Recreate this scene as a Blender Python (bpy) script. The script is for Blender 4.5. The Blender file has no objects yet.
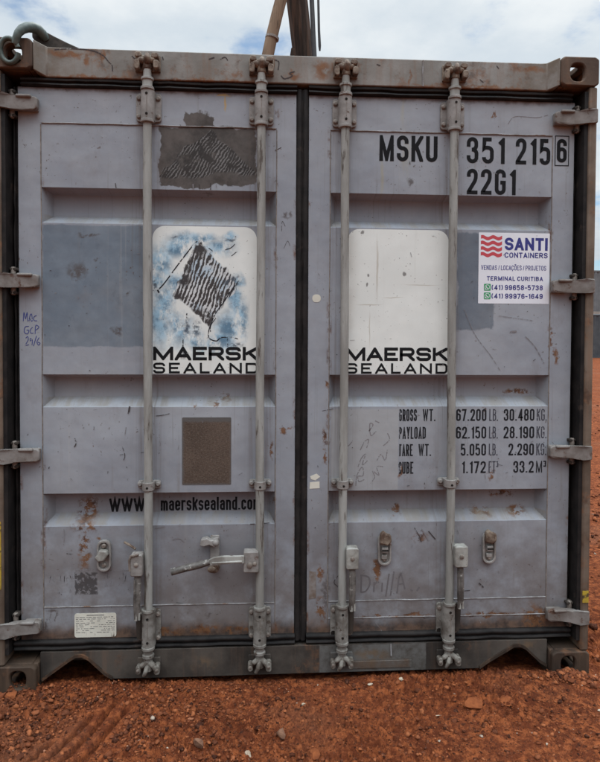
import bpy, bmesh, math, random
import numpy as np
from mathutils import Vector, Matrix
rad = math.radians
random.seed(7)
rng = np.random.default_rng(11)
sc = bpy.context.scene
COL = sc.collection

# ------------------------------------------------------------------ camera
cam = bpy.data.cameras.new('camera')
cam.sensor_fit = 'VERTICAL'; cam.sensor_height = 36.0; cam.lens = 36.0 * 600 / 762
cam.shift_y = -25.85 / 762
cam.clip_start = 0.05; cam.clip_end = 3000
co = bpy.data.objects.new('camera', cam); COL.objects.link(co)
yaw, pitch, roll = -0.0606783, -0.0249468, -0.0048296
Rz = Matrix.Rotation(yaw, 3, 'Z'); Rx = Matrix.Rotation(pitch, 3, 'X')
cr, sr = math.cos(roll), math.sin(roll)
Ry = Matrix(((cr, 0, sr), (0, 1, 0), (-sr, 0, cr)))
base = Matrix(((1, 0, 0), (0, 0, -1), (0, 1, 0)))          # camera looks along +Y, up is +Z
m = (Rz @ Rx @ Ry @ base).to_4x4(); m.translation = (1.06304, -2.41514, 1.42279)
co.matrix_world = m
sc.camera = co

# ------------------------------------------------------------------ sky and sun (bright overcast)
SUN_EL, SUN_AZ = rad(62), rad(20)       # sun high behind the container, seen through thin cloud
w = bpy.data.worlds.new('World'); sc.world = w; w.use_nodes = True
nt = w.node_tree; nt.nodes.clear()
out = nt.nodes.new('ShaderNodeOutputWorld'); bg = nt.nodes.new('ShaderNodeBackground')
bg.inputs['Strength'].default_value = 0.1
nt.links.new(bg.outputs[0], out.inputs[0])
sky = nt.nodes.new('ShaderNodeTexSky'); sky.sky_type = 'NISHITA'; sky.sun_disc = False
sky.sun_elevation = SUN_EL; sky.sun_rotation = SUN_AZ; sky.dust_density = 0.8; sky.ozone_density = 0.25
tc = nt.nodes.new('ShaderNodeTexCoord')
sep = nt.nodes.new('ShaderNodeSeparateXYZ'); nt.links.new(tc.outputs['Generated'], sep.inputs[0])
def wm(op, a, b=None, c=None):
    n = nt.nodes.new('ShaderNodeMath'); n.operation = op
    for i, v in enumerate((a, b, c)):
        if v is None: continue
        if isinstance(v, (int, float)): n.inputs[i].default_value = v
        else: nt.links.new(v, n.inputs[i])
    return n.outputs[0]
zz = wm('ADD', wm('MAXIMUM', sep.outputs['Z'], 0.0), 0.18)
cmb = nt.nodes.new('ShaderNodeCombineXYZ')
nt.links.new(wm('DIVIDE', sep.outputs['X'], zz), cmb.inputs[0]); nt.links.new(wm('DIVIDE', sep.outputs['Y'], zz), cmb.inputs[1])
def wnoise(scale, detail, off, rough=.55):
    n = nt.nodes.new('ShaderNodeTexNoise'); n.inputs['Scale'].default_value = scale
    n.inputs['Detail'].default_value = detail; n.inputs['Roughness'].default_value = rough
    a = nt.nodes.new('ShaderNodeVectorMath'); a.operation = 'ADD'; a.inputs[1].default_value = off
    nt.links.new(cmb.outputs[0], a.inputs[0]); nt.links.new(a.outputs[0], n.inputs['Vector'])
    return n.outputs['Fac']
def wms(v, lo, hi, a=0., b=1.):
    n = nt.nodes.new('ShaderNodeMapRange'); n.interpolation_type = 'SMOOTHSTEP'
    nt.links.new(v, n.inputs[0])
    for i, q in enumerate((lo, hi, a, b)): n.inputs[i + 1].default_value = q
    return n.outputs[0]
cover = wms(wnoise(2.2, 7, (6.26, 6.1, 0)), 0.34, 0.50)
shade = wms(wnoise(3.1, 6, (9.4, 4.2, 2)), 0.30, 0.72)
# overcast: brightest overhead and towards the hidden sun beyond the container, dull low down on the far side of the sky
lowsun = wms(sep.outputs['Z'], 0.0, 0.42, 0.86, 1.04); lowopp = wms(sep.outputs['Z'], 0.0, 0.62, 0.20, 1.70)
side = wms(sep.outputs['Y'], -0.45, 0.55)
elev = wm('ADD', wm('MULTIPLY', lowsun, side), wm('MULTIPLY', lowopp, wm('SUBTRACT', 1.0, side)))
elev = wm('MULTIPLY', elev, wms(sep.outputs['Z'], 0.47, 1.0, 1.0, 4.5))
mixc = nt.nodes.new('ShaderNodeMix'); mixc.data_type = 'RGBA'
mixc.inputs[6].default_value = (6.3, 7.1, 7.8, 1); mixc.inputs[7].default_value = (8.6, 9.0, 9.2, 1)
nt.links.new(shade, mixc.inputs[0])
sc_ = nt.nodes.new('ShaderNodeVectorMath'); sc_.operation = 'SCALE'
nt.links.new(mixc.outputs[2], sc_.inputs[0]); nt.links.new(elev, sc_.inputs['Scale'])
mixs = nt.nodes.new('ShaderNodeMix'); mixs.data_type = 'RGBA'
tint = nt.nodes.new('ShaderNodeVectorMath'); tint.operation = 'MULTIPLY'; tint.inputs[1].default_value = (.84, 1.04, 1.12)
nt.links.new(sky.outputs[0], tint.inputs[0])
nt.links.new(wms(cover, 0, 1, 0.10, 1.0), mixs.inputs[0]); nt.links.new(tint.outputs[0], mixs.inputs[6]); nt.links.new(sc_.outputs[0], mixs.inputs[7])
nt.links.new(mixs.outputs[2], bg.inputs['Color'])

sl = bpy.data.lights.new('sun', 'SUN'); sl.energy = 0.7; sl.angle = rad(18); sl.color = (1, .96, .9)
so = bpy.data.objects.new('sun', sl); COL.objects.link(so)
d = Vector((math.sin(SUN_AZ) * math.cos(SUN_EL), math.cos(SUN_AZ) * math.cos(SUN_EL), math.sin(SUN_EL)))
so.rotation_euler = d.to_track_quat('Z', 'Y').to_euler(); so.location = (2, 12, 20)

sc.view_settings.view_transform = 'Standard'; sc.view_settings.look = 'None'
sc.view_settings.gamma = 1; sc.view_settings.use_curve_mapping = False
sc.view_settings.exposure = -0.02

# ------------------------------------------------------------------ material helper
class Mat:
    def __init__(s, name, rough=.55, spec=.4, metal=0.):
        s.m = bpy.data.materials.new(name); s.m.use_nodes = True
        s.nt = s.m.node_tree; s.b = s.nt.nodes['Principled BSDF']
        s.b.inputs['Roughness'].default_value = rough; s.b.inputs['Metallic'].default_value = metal
        s.b.inputs['Specular IOR Level'].default_value = spec
        t = s.nt.nodes.new('ShaderNodeTexCoord'); s.pos = t.outputs['Object']
        s.sp = s.sepv(s.pos)
    def put(s, inp, v):
        if v is None: return
        if isinstance(v, bpy.types.NodeSocket): s.nt.links.new(v, inp)
        elif isinstance(v, (tuple, list)) and inp.type == 'RGBA' and len(v) == 3: inp.default_value = (*v, 1)
        else: inp.default_value = v
    def sepv(s, v):
        n = s.nt.nodes.new('ShaderNodeSeparateXYZ'); s.nt.links.new(v, n.inputs[0]); return n.outputs
    def math(s, op, a, b=None):
        n = s.nt.nodes.new('ShaderNodeMath'); n.operation = op; s.put(n.inputs[0], a); s.put(n.inputs[1], b); return n.outputs[0]
    def vm(s, op, a, b=None, scale=None):
        n = s.nt.nodes.new('ShaderNodeVectorMath'); n.operation = op; s.put(n.inputs[0], a); s.put(n.inputs[1], b)
        if scale is not None: s.put(n.inputs['Scale'], scale)
        return n.outputs['Value'] if op in ('LENGTH', 'DISTANCE') else n.outputs[0]
    def noise(s, scale, detail=5, rough=.6, stretch=None, off=(0, 0, 0), vec=None, color=False, dist=0.):
        v = vec or s.pos
        if stretch: v = s.vm('MULTIPLY', v, stretch)
        if off != (0, 0, 0): v = s.vm('ADD', v, off)
        n = s.nt.nodes.new('ShaderNodeTexNoise'); s.nt.links.new(v, n.inputs['Vector'])
        n.inputs['Scale'].default_value = scale; n.inputs['Detail'].default_value = detail
        n.inputs['Roughness'].default_value = rough; n.inputs['Distortion'].default_value = dist
        return n.outputs['Color' if color else 'Fac']
    def ms(s, v, lo, hi, a=0., b=1.):
        n = s.nt.nodes.new('ShaderNodeMapRange'); n.interpolation_type = 'SMOOTHSTEP'; s.put(n.inputs[0], v)
        if lo > hi: lo, hi, a, b = hi, lo, b, a
        for i, q in enumerate((lo, hi, a, b)): n.inputs[i + 1].default_value = q
        return n.outputs[0]
    def mix(s, f, a, b, blend='MIX'):
        n = s.nt.nodes.new('ShaderNodeMix'); n.data_type = 'RGBA'; n.blend_type = blend
        s.put(n.inputs[0], f); s.put(n.inputs[6], a); s.put(n.inputs[7], b); return n.outputs[2]
    def warp(s, amp, scale, detail=4, off=(0, 0, 0)):
        c = s.noise(scale, detail, .6, off=off, color=True)
        c = s.vm('SUBTRACT', c, (.5, .5, .5)); c = s.vm('SCALE', c, scale=amp * 2)
        return s.vm('ADD', s.pos, c)
    def rect(s, v, x0, x1, z0, z1, e=.003):
        q = s.sepv(v)
        a = s.math('MINIMUM', s.math('SUBTRACT', q[0], x0), s.math('SUBTRACT', x1, q[0]))
        b = s.math('MINIMUM', s.math('SUBTRACT', q[2], z0), s.math('SUBTRACT', z1, q[2]))
        return s.ms(s.math('MINIMUM', a, b), -e, e)
    def spot(s, v, x, z, rx, rz, hard=.55):
        q = s.vm('MULTIPLY', s.vm('SUBTRACT', v, (x, 0, z)), (1 / rx, 0, 1 / rz))
        return s.ms(s.vm('LENGTH', q), 1, hard)
    def spots(s, v, lst, hard=.4):
        r = None
        for (x, z, rx, rz) in lst:
            k = s.spot(v, x, z, rx, rz, hard); r = k if r is None else s.math('MAXIMUM', r, k)
        return r
    def mul(s, *a):
        r = a[0]
        for b in a[1:]: r = s.math('MULTIPLY', r, b)
        return r
    def bump(s, h, strength=.3, dist=.002):
        n = s.nt.nodes.new('ShaderNodeBump'); n.inputs['Strength'].default_value = strength
        n.inputs['Distance'].default_value = dist; s.put(n.inputs['Height'], h)
        if s.b.inputs['Normal'].is_linked: s.nt.links.new(s.b.inputs['Normal'].links[0].from_socket, n.inputs['Normal'])
        s.nt.links.new(n.outputs[0], s.b.inputs['Normal'])
    def color(s, c): s.put(s.b.inputs['Base Color'], c); return s
    def rough(s, r): s.put(s.b.inputs['Roughness'], r); return s

RUST = (.060, .028, .017); RUSTO = (.150, .072, .035); DIRT = (.15, .115, .09)
def door_paint():
    M = Mat('door_paint', .55, .18)
    c = M.mix(M.ms(M.noise(2.3, 8, .7), .35, .65), (.222, .235, .264), (.270, .282, .308))
    # repainted areas
    wr = M.warp(.012, 18, 6)
    wl = M.warp(.030, 11, 8, (4, 2, 1))
    blue = M.mix(M.ms(M.noise(9, 6), .3, .7), (.120, .145, .176), (.150, .178, .211))
    blue = M.mix(M.ms(M.noise(16, 6, .7, (1, 1, .5)), .57, .70, 0, .55), blue, (.080, .096, .120))
    c = M.mix(M.rect(wr, .176, .590, 1.392, 1.882, .004), c, blue)
    c = M.mix(M.rect(wl, 1.868, 2.030, 1.470, 1.876, .005), c, M.mix(M.noise(14, 5), (.100, .118, .145), (.130, .150, .180)))
    c = M.mix(M.rect(M.warp(.003, 30), 1.345, 1.628, .797, 1.136, .002), c, (.285, .290, .300))
    # dirt: fine freckles, vertical runs, mud towards the lower part
    runs = M.ms(M.noise(1., 5, .6, (26, 1, 1.1)), .56, .74)
    c = M.mix(M.mul(runs, M.ms(M.noise(3, 3), .38, .66), .50), c, (.150, .132, .115))
    thin = M.ms(M.noise(1., 3, .6, (95, 1, 1.3), (9, 1, 3)), .60, .72)
    c = M.mix(M.mul(thin, M.ms(M.noise(2.4, 4, off=(4, 4, 1)), .42, .62), .42), c, (.115, .098, .086))
    haze_ = M.ms(M.noise(1.6, 7, .7, off=(11, 3, 6)), .40, .70)
    c = M.mix(M.mul(haze_, .26), c, (.34, .345, .34))
    pale = M.ms(M.noise(1., 4, .6, (34, 1, .8), (7, 3, 1)), .60, .78)
    c = M.mix(M.mul(pale, .25), c, (.36, .35, .335))
    fr = M.mul(M.ms(M.noise(75, 3, .6), .655, .70), M.ms(M.noise(5, 4), .46, .62))
    c = M.mix(M.mul(fr, .75), c, (.08, .055, .045))
    mud = M.mul(M.ms(M.sp[2], 1.05, .25), M.ms(M.noise(5, 7, .68), .26, .62))
    c = M.mix(M.mul(mud, .80), c, (.115, .092, .082))
    smear = M.mul(M.ms(M.noise(6, 8, .72, (1, 1, .45), (2, 8, 3)), .56, .72), .38)
    c = M.mix(smear, c, (.17, .155, .155))
    # worn lower and upper edges of each door
    wz = M.sepv(M.warp(.030, 14, 6, (1, 5, 2)))
    edge = M.ms(wz[2], .275, .212)
    c = M.mix(M.mul(edge, .92), c, M.mix(M.ms(M.noise(14, 6, .7), .38, .66), (.036, .025, .020), (.120, .072, .048)))
    c = M.mix(M.mul(M.ms(wz[2], 2.408, 2.428), .7), c, RUST)
    # stripped, stained patch at the top of the left door
    wp = M.warp(.060, 7, 8, (3, 3, 9))
    pm = M.math('MAXIMUM', M.rect(wp, .645, 1.020, 2.045, 2.292, .003), M.rect(wp, .752, .858, 2.20, 2.338, .003))
    pc = M.mix(M.ms(M.noise(12, 6, .7), .3, .7), (.048, .041, .037), (.100, .086, .078))
    ph = M.math('ADD', M.math('MULTIPLY', M.math('SUBTRACT', M.sp[0], M.math('MULTIPLY', M.sp[2], .65)), 460.), M.math('MULTIPLY', M.noise(14, 5, .7), 24.))
    zb = M.mul(M.ms(M.math('SINE', ph), .1, .7), M.ms(M.noise(22, 5, .65), .38, .52))
    q = M.sepv(wp)
    tri = M.ms(M.math('SUBTRACT', M.math('SUBTRACT', 2.29, q[2]), M.math('MULTIPLY', M.math('ABSOLUTE', M.math('SUBTRACT', q[0], .83)), .98)), 0, .012)
    tri = M.mul(tri, M.ms(q[2], 2.085, 2.10))
    pc = M.mix(M.mul(tri, M.ms(M.noise(16, 5), .30, .46), .75), pc, M.mix(zb, (.018, .015, .014), (.165, .158, .155)))
    c = M.mix(pm, c, pc)
    # a square of dried dirt with scribbles on the lower left door
    c = M.mix(M.mul(M.rect(wr, .296, .388, .380, .468, .004), M.ms(M.noise(55, 3), .40, .52), .85), c, (.045, .04, .04))
    # rust
    ws = M.warp(.035, 26, 6, (5, 1, 4)); rn = M.ms(M.noise(38, 6, .7), .36, .58)
    L = [(.339, .715, .060, .075), (.345, .655, .085, .022), (.395, .612, .014, .014), (.339, .560, .030, .12), (.825, .222, .085, .026), (.661, .216, .10, .022), (.969, .216, .09, .020),
         (1.153, 1.060, .050, .010), (1.150, 1.045, .020, .020), (2.003, .690, .062, .030), (2.159, .690, .060, .030), (2.10, .765, .09, .018), (1.634, .700, .026, .030), (1.724, .595, .040, .030), (2.027, .856, .016, .032), (1.545, .47, .022, .09),
         (1.315, 1.02, .012, .05), (1.318, .94, .010, .04), (1.322, 1.24, .012, .02), (2.227, .245, .085, .075), (2.030, .262, .20, .012), (1.62, .262, .24, .010), (1.31, .30, .030, .075), (1.30, .45, .016, .05),
         (2.16, 1.205, .09, .020), (.79, 1.148, .014, .012), (.87, 1.152, .018, .016), (.90, 1.185, .026, .020), (1.99, 1.138, .012, .014), (1.640, .875, .012, .040), (2.019, 2.365, .007, .03), (1.10, .97, .012, .05), (1.11, .75, .016, .03), (2.28, 1.44, .014, .06), (2.30, 1.36, .012, .05)]
    rm = M.mul(M.spots(ws, L, .35), M.ms(M.noise(30, 7, .72), .45, .515))
    c = M.mix(M.mul(rm, .95), c, M.mix(rn, RUST, RUSTO))
    # mud hanging from the lower weld corner of the left door and scuffs
    D = [(1.667, 2.082, .022, .018), (.205, .318, .035, .010), (.198, .285, .008, .05), (.225, .295, .007, .03), (.185, .25, .012, .05), (.835, .285, .02, .014), (.391, 1.742, .012, .01), (.52, 1.60, .016, .012), (.31, 1.70, .05, .05), (.47, 1.46, .03, .02), (.36, 1.84, .06, .012), (1.155, 1.93, .02, .02), (1.280, 1.63, .004, .004), (1.33, .36, .02, .10)]
    c = M.mix(M.mul(M.spots(ws, D, .3), M.ms(M.noise(45, 5), .35, .55), .8), c, (.07, .055, .05))
    ys = M.mul(M.spots(M.warp(.02, 8), [(1.655, 2.25, .028, .20), (1.64, 2.36, .016, .09), (1.55, 2.1, .012, .12)], .1), M.ms(M.noise(1, 5, .6, (30, 1, 2)), .35, .6))
    c = M.mix(M.mul(ys, .5), c, (.30, .27, .17))
    dmin = None
    for rx in (.600, 1.051, 1.391, 1.840):
        k = M.math('ABSOLUTE', M.math('SUBTRACT', M.sp[0], rx)); dmin = k if dmin is None else M.math('MINIMUM', dmin, k)
    run2 = M.mul(M.ms(dmin, .075, .020), M.ms(M.noise(1, 5, .65, (70, 1, 1.6), (1, 4, 2)), .44, .66))
    c = M.mix(M.mul(run2, .42), c, (.115, .085, .070))
    dx = None
    for ex in (.084, 1.194, 1.246, 2.366, .173, 1.114, 1.334, 2.273):
        k = M.math('ABSOLUTE', M.math('SUBTRACT', M.sp[0], ex)); dx = k if dx is None else M.math('MINIMUM', dx, k)
    er = M.mul(M.ms(dx, .016, .003), M.ms(M.noise(9, 7, .72, (1, 1, .6), (6, 2, 3)), .56, .66))
    c = M.mix(M.mul(er, .85), c, M.mix(rn, RUST, (.13, .06, .032)))
    sct = M.mul(M.ms(M.noise(34, 5, .7, off=(8, 1, 5)), .66, .71), M.ms(M.noise(3.2, 3, off=(1, 9, 4)), .42, .58))
    c = M.mix(M.mul(sct, .85), c, M.mix(rn, RUST, (.11, .055, .032)))
    ldg = None
    for a_, b_ in ((1.889, 1.927), (1.147, 1.185), (.660, .698)):
        k = M.mul(M.ms(M.sp[2], a_ - .002, a_ + .004), M.ms(M.sp[2], b_ + .004, b_ - .004)); ldg = k if ldg is None else M.math('MAXIMUM', ldg, k)
    c = M.mix(M.mul(ldg, M.ms(M.sp[1], .064, .068), M.ms(M.noise(1, 6, .7, (16, 1, 5), (2, 2, 2)), .42, .62), .6), c, (.21, .185, .155))
    wy = M.spots(M.warp(.012, 30), [(.895, 2.415, .035, .006), (.905, 2.385, .006, .045)], .4)
    c = M.mix(M.mul(wy, .8), c, (.38, .25, .09))
    M.color(c)
    M.rough(M.ms(M.noise(12, 4), .3, .7, .42, .62))
    M.bump(M.noise(2.6, 3), .7, .022); M.bump(M.noise(7, 3), .5, .006); M.bump(M.noise(60, 4), .2, .0015)
    return M.m

def frame_paint(name, a, b, rust_amt=.5, corner=True, low=False):
    M = Mat(name, .7, .15)
    c = M.mix(M.ms(M.noise(4, 6), .35, .65), a, b)
    runs = M.ms(M.noise(1., 6, .65, (30, 30, 2.2)), .50, .72)
    c = M.mix(M.mul(runs, .5 * rust_amt), c, (.17, .10, .065))
    rn = M.ms(M.noise(7, 8, .72), .64 - .16 * rust_amt, .72 - .12 * rust_amt)
    if corner:
        k = M.ms(M.math('ABSOLUTE', M.math('SUBTRACT', M.sp[0], 1.219)), .78, 1.06)
        c = M.mix(M.mul(k, M.ms(M.noise(9, 6, .65), .25, .62), .85), c, (.120, .090, .064))
        ws = M.warp(.03, 24, 6)
        R = [(.25, 2.555, .06, .02), (.30, 2.548, .08, .016), (.36, 2.535, .016, .04), (.42, 2.545, .012, .03), (.43, 2.485, .010, .02), (2.16, 2.55, .10, .02), (.96, 2.49, .03, .018), (1.18, 2.485, .05, .02), (1.17, 2.50, .02, .03), (1.30, 2.52, .06, .06), (1.36, 2.53, .05, .05), (.85, 2.46, .4, .012), (1.9, 2.468, .4, .012), (.4, 2.462, .3, .010), (1.66, 2.50, .008, .05), (1.10, 2.54, .012, .03)]
        c = M.mix(M.mul(M.spots(ws, R, .2), M.ms(M.noise(28, 6, .7), .33, .52), .9), c, M.mix(M.noise(30, 5), (.09, .04, .025), (.24, .11, .045)))
    c = M.mix(M.mul(rn, .85 * rust_amt), c, M.mix(M.ms(M.noise(35, 5), .35, .62), (.06, .032, .022), (.19, .09, .045)))
    if low:
        m1 = M.rect(M.warp(.004, 20), 1.300, 1.750, .03, .150, .003)
        c = M.mix(m1, c, M.mix(M.ms(M.noise(10, 6, .7), .4, .65), (.110, .106, .101), (.058, .050, .043)))
        m2 = M.mul(M.rect(M.warp(.010, 24), 1.40, 1.680, .048, .085, .006), M.ms(M.noise(14, 5), .3, .6))
        c = M.mix(M.mul(m2, .7), c, (.085, .052, .034))
        m3 = M.mul(M.spots(M.warp(.03, 20), [(.825, .085, .07, .045), (1.52, .10, .12, .05), (2.2, .13, .05, .03)], .2), M.ms(M.noise(20, 6), .4, .6))
        c = M.mix(M.mul(m3, .55), c, (.15, .095, .055))
    M.color(c); M.bump(M.noise(5, 4), .4, .006); M.bump(M.noise(70, 5, .7), .35, .002)
    return M.m

def simple(name, a, b, scale=8, rough=.6, spec=.35, bump=.2, bscale=60, extra=None, lo=.35, hi=.65, st=None):
    M = Mat(name, rough, spec)
    c = M.mix(M.ms(M.noise(scale, 6, .65, st), lo, hi), a, b)
    if extra:
        col, th, s2, amt = extra
        c = M.mix(M.mul(M.ms(M.noise(s2, 6, .7, st, off=(3, 1, 2)), th, th + .09), amt), c, col)
    M.color(c)
    if bump: M.bump(M.noise(bscale, 4), bump, .002)
    return M.m

MT = {}
MT['door'] = door_paint()
MT['header'] = frame_paint('header_paint', (.160, .148, .132), (.250, .240, .224), .75)
MT['sill'] = frame_paint('sill_paint', (.030, .025, .022), (.078, .065, .055), .5, False, True)
MT['casting'] = frame_paint('casting_steel', (.058, .038, .029), (.100, .068, .049), .7, False)
MT['post'] = frame_paint('post_paint', (.085, .060, .044), (.160, .122, .094), .8, False)
MT['lowcast'] = frame_paint('muddy_casting_steel', (.064, .043, .030), (.032, .022, .017), .7, False)
MT['side'] = simple('side_paint', (.29, .29, .34), (.33, .33, .37), 3, extra=((.15, .09, .06), .62, 5, .7))
MT['rod'] = simple('rod_paint', (.292, .290, .272), (.195, .188, .172), 11, .6, .2, .3, 70, ((.060, .044, .034), .55, 16, .85), st=(1.6, 1, .22))
MT['rodlow'] = simple('hub_paint', (.31, .305, .28), (.160, .148, .132), 13, .55, .3, .25, 70, ((.09, .055, .04), .60, 24, .85))
MT['bracket'] = simple('bracket_paint', (.255, .238, .224), (.165, .150, .138), 18, .6, .28, .35, 60, ((.085, .048, .032), .58, 28, .9))
MT['bracketlow'] = simple('muddy_bracket_paint', (.215, .203, .185), (.105, .092, .080), 18, .65, .2, .35, 60, ((.060, .040, .030), .55, 24, .9))
MT['cam'] = simple('rusty_cam_steel', (.215, .170, .130), (.075, .046, .032), 26, .7, .3, .5, 55, ((.05, .03, .022), .56, 40, .9))
MT['camlow'] = simple('muddy_cam_steel', (.195, .180, .158), (.070, .055, .044), 26, .7, .3, .5, 55, ((.05, .035, .028), .58, 40, .9))
MT['handle'] = simple('dirty_handle_steel', (.120, .108, .098), (.040, .034, .030), 24, .55, .4, .3, 60, ((.40, .38, .35), .58, 26, .8))
MT['hinge'] = simple('hinge_paint', (.215, .200, .188), (.135, .116, .103), 14, .62, .25, .35, 50, ((.085, .045, .03), .57, 22, .9))
MT['bolt'] = simple('bolt_steel', (.12, .095, .08), (.22, .19, .165), 40, .55, .4, .2)
MT['hole'] = simple('bolt_hole_dark', (.012, .010, .009), (.02, .016, .014), 40, .9, .1, 0)
MT['rubber'] = simple('door_gasket_rubber', (.011, .010, .010), (.022, .019, .018), 14, .62, .14, .3, 30, ((.07, .052, .042), .60, 9, .5))
MT['dark'] = simple('dark_void_paint', (.030, .025, .022), (.05, .04, .033), 10, .8, .2, .1)
MT['brown'] = None
MT['weld'] = simple('weld_bead', (.27, .265, .27), (.13, .11, .10), 16, .55, .35, .3, 80, ((.14, .07, .035), .55, 9, .9))

def ink(name, col, thr=.62, sc1=60, cut=None, soft=.05, rough=.5, big=.0):
    M = Mat(name, .8, .08)
    M.color(M.mix(M.noise(20, 4), col, tuple(min(1, x * 1.4 + .003) for x in col)))
    a = M.ms(M.noise(sc1, 5, .65), thr + soft, thr)            # worn paint: flakes missing
    if big: a = M.mul(a, M.ms(M.noise(9, 4), .72, .60, 1 - big, 1))
    if cut is not None:
        q = M.sepv(M.warp(.006, 60)); a = M.mul(a, M.ms(q[0], cut - .002, cut + .002))
    tr = M.nt.nodes.new('ShaderNodeBsdfTransparent'); mx = M.nt.nodes.new('ShaderNodeMixShader')
    o = M.nt.nodes['Material Output']
    M.put(mx.inputs[0], a); M.nt.links.new(tr.outputs[0], mx.inputs[1]); M.nt.links.new(M.b.outputs[0], mx.inputs[2])
    M.nt.links.new(mx.outputs[0], o.inputs[0])
    return M.m
MT['ink'] = ink('black_lettering', (.009, .009, .010), .66, 50)
MT['inkworn'] = ink('worn_black_lettering', (.014, .014, .016), .74, 70, 1.632)
MT['inkfaint'] = ink('faded_black_lettering', (.045, .045, .055), .585, 85)
MT['scratch'] = ink('dark_scratches', (.05, .042, .042), .56, 90)
MT['pencil'] = ink('faint_scribble', (.15, .14, .145), .53, 110)
MT['pen'] = ink('blue_marker', (.035, .045, .16), .60, 80)
MT['navy'] = simple('navy_print', (.030, .032, .17), (.036, .038, .19), 8, .4, .4, 0)
MT['navylight'] = simple('thin_navy_print', (.085, .088, .22), (.10, .10, .24), 8, .4, .4, 0)
MT['red'] = simple('red_print', (.42, .045, .06), (.46, .055, .07), 8, .4, .4, 0)
MT['green'] = simple('green_print', (.035, .26, .10), (.04, .29, .115), 8, .4, .4, 0)
MT['white'] = simple('white_vinyl', (.62, .63, .67), (.66, .67, .71), 5, .38, .4, .05, 20)

def panel_white(name, left):
    M = Mat(name, .42, .4)
    c = M.mix(M.ms(M.noise(5, 6), .3, .7), (.60, .615, .585), (.685, .70, .665))
    c = M.mix(M.mul(M.ms(M.noise(1, 5, .6, (22, 1, 1.0)), .58, .75), .30), c, (.40, .38, .33))
    if left:
        w1 = M.warp(.060, 7, 6); w2 = M.warp(.034, 20, 7)
        B = [(.65, 1.74, .07, .10), (.64, 1.50, .05, .16), (.70, 1.80, .09, .07), (.90, 1.42, .08, .06), (.97, 1.50, .04, .12), (.80, 1.845, .12, .035), (.73, 1.83, .10, .055), (.88, 1.80, .10, .055), (.92, 1.845, .05, .03), (.66, 1.56, .075, .13), (.72, 1.47, .09, .12), (.78, 1.42, .05, .09), (.92, 1.47, .10, .10), (.95, 1.57, .04, .10), (.70, 1.65, .09, .06), (.96, 1.66, .045, .05), (.85, 1.40, .05, .05), (.63, 1.66, .03, .06)]
        bm_ = M.mul(M.spots(w1, B, .15), M.ms(M.noise(14, 8, .75, (1.3, 1, .7)), .36, .52))
        c = M.mix(M.mul(bm_, .95), c, M.mix(M.ms(M.noise(22, 6, .7), .38, .62), (.27, .44, .56), (.065, .15, .23)))
        # what is left of the old diamond emblem: torn dark film on white
        q = M.sepv(w2); dm = None
        cn = [(.795, 1.828), (.690, 1.606), (.838, 1.478), (.962, 1.660)]
        for k in range(4):
            (ax, az), (bx, bz) = cn[k], cn[(k + 1) % 4]; L_ = math.hypot(bx - ax, bz - az); nx_, nz_ = -(bz - az) / L_, (bx - ax) / L_
            h_ = M.math('ADD', M.math('ADD', M.math('MULTIPLY', q[0], nx_), M.math('MULTIPLY', q[2], nz_)), -(ax * nx_ + az * nz_))
            dm = h_ if dm is None else M.math('MINIMUM', dm, h_)
        dm = M.ms(dm, -.004, .006)
        ph = M.math('ADD', M.math('MULTIPLY', M.math('SUBTRACT', M.sp[0], M.math('MULTIPLY', M.sp[2], .34)), 400.), M.math('MULTIPLY', M.noise(1, 4, .6, (16, 1, 6)), 20.))
        ph = M.math('ADD', ph, M.math('MULTIPLY', M.noise(60, 3, .6), 3.5))
        stripes = M.math('ADD', M.math('SINE', ph), M.math('MULTIPLY', M.math('SUBTRACT', M.noise(24, 6, .75), .5), 7.0))
        full = M.spots(w1, [(.80, 1.795, .045, .045), (.745, 1.725, .035, .05), (.735, 1.665, .05, .03), (.80, 1.545, .06, .03), (.84, 1.505, .035, .04), (.715, 1.60, .03, .03), (.885, 1.60, .03, .03)], .3)
        torn = M.math('MAXIMUM', M.ms(stripes, -.45, .0), M.mul(full, M.ms(M.noise(40, 6, .7), .36, .48)))
        gaps = M.ms(M.noise(15, 6, .68, off=(6, 2, 1)), .36, .42)
        c = M.mix(M.mul(dm, .97), c, M.mix(M.mul(torn, gaps), M.mix(M.ms(M.noise(10, 3), .45, .6), (.50, .51, .51), (.36, .44, .50)), (.020, .014, .014)))
        dk = M.spots(M.warp(.02, 40, 5), [(.945, 1.665, .035, .030), (.92, 1.66, .03, .02), (.70, 1.84, .03, .012), (.93, 1.83, .03, .012), (.79, 1.47, .025, .05), (.625, 1.64, .012, .05), (.75, 1.475, .02, .06), (.95, 1.40, .05, .016), (.735, 1.36, .03, .025)], .2)
        c = M.mix(M.mul(dk, M.ms(M.noise(50, 5, .7), .42, .56), .9), c, (.06, .075, .095))
    else:
        sp_ = M.spots(M.warp(.010, 30), [(1.648, 1.70, .011, .011), (1.497, 1.695, .006, .008), (1.49, 1.655, .005, .010), (1.47, 1.87, .01, .01)], .5)
        c = M.mix(M.mul(sp_, .8), c, (.10, .09, .085))
        wv = M.warp(.012, 6, 3)
        ln = M.spots(wv, [(1.535, 1.72, .006, .17), (1.50, 1.573, .07, .004), (1.50, 1.47, .003, .10), (1.60, 1.60, .06, .003), (1.72, 1.655, .10, .003)], .2)
        c = M.mix(M.mul(ln, .5), c, (.30, .24, .17))
        ed = M.mul(M.ms(M.sp[0], 1.47, 1.41), M.ms(M.noise(8, 5), .3, .6))
        c = M.mix(M.mul(ed, .35), c, (.40, .37, .31))
    c = M.mix(M.mul(M.ms(M.noise(80, 3), .66, .70), .6), c, (.16, .14, .13))
    M.color(c); M.bump(M.noise(2.6, 3), .5, .012)
    return M.m
MT['panel_l'] = panel_white('torn_white_panel', True)
MT['panel_r'] = panel_white('white_panel', False)

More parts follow.
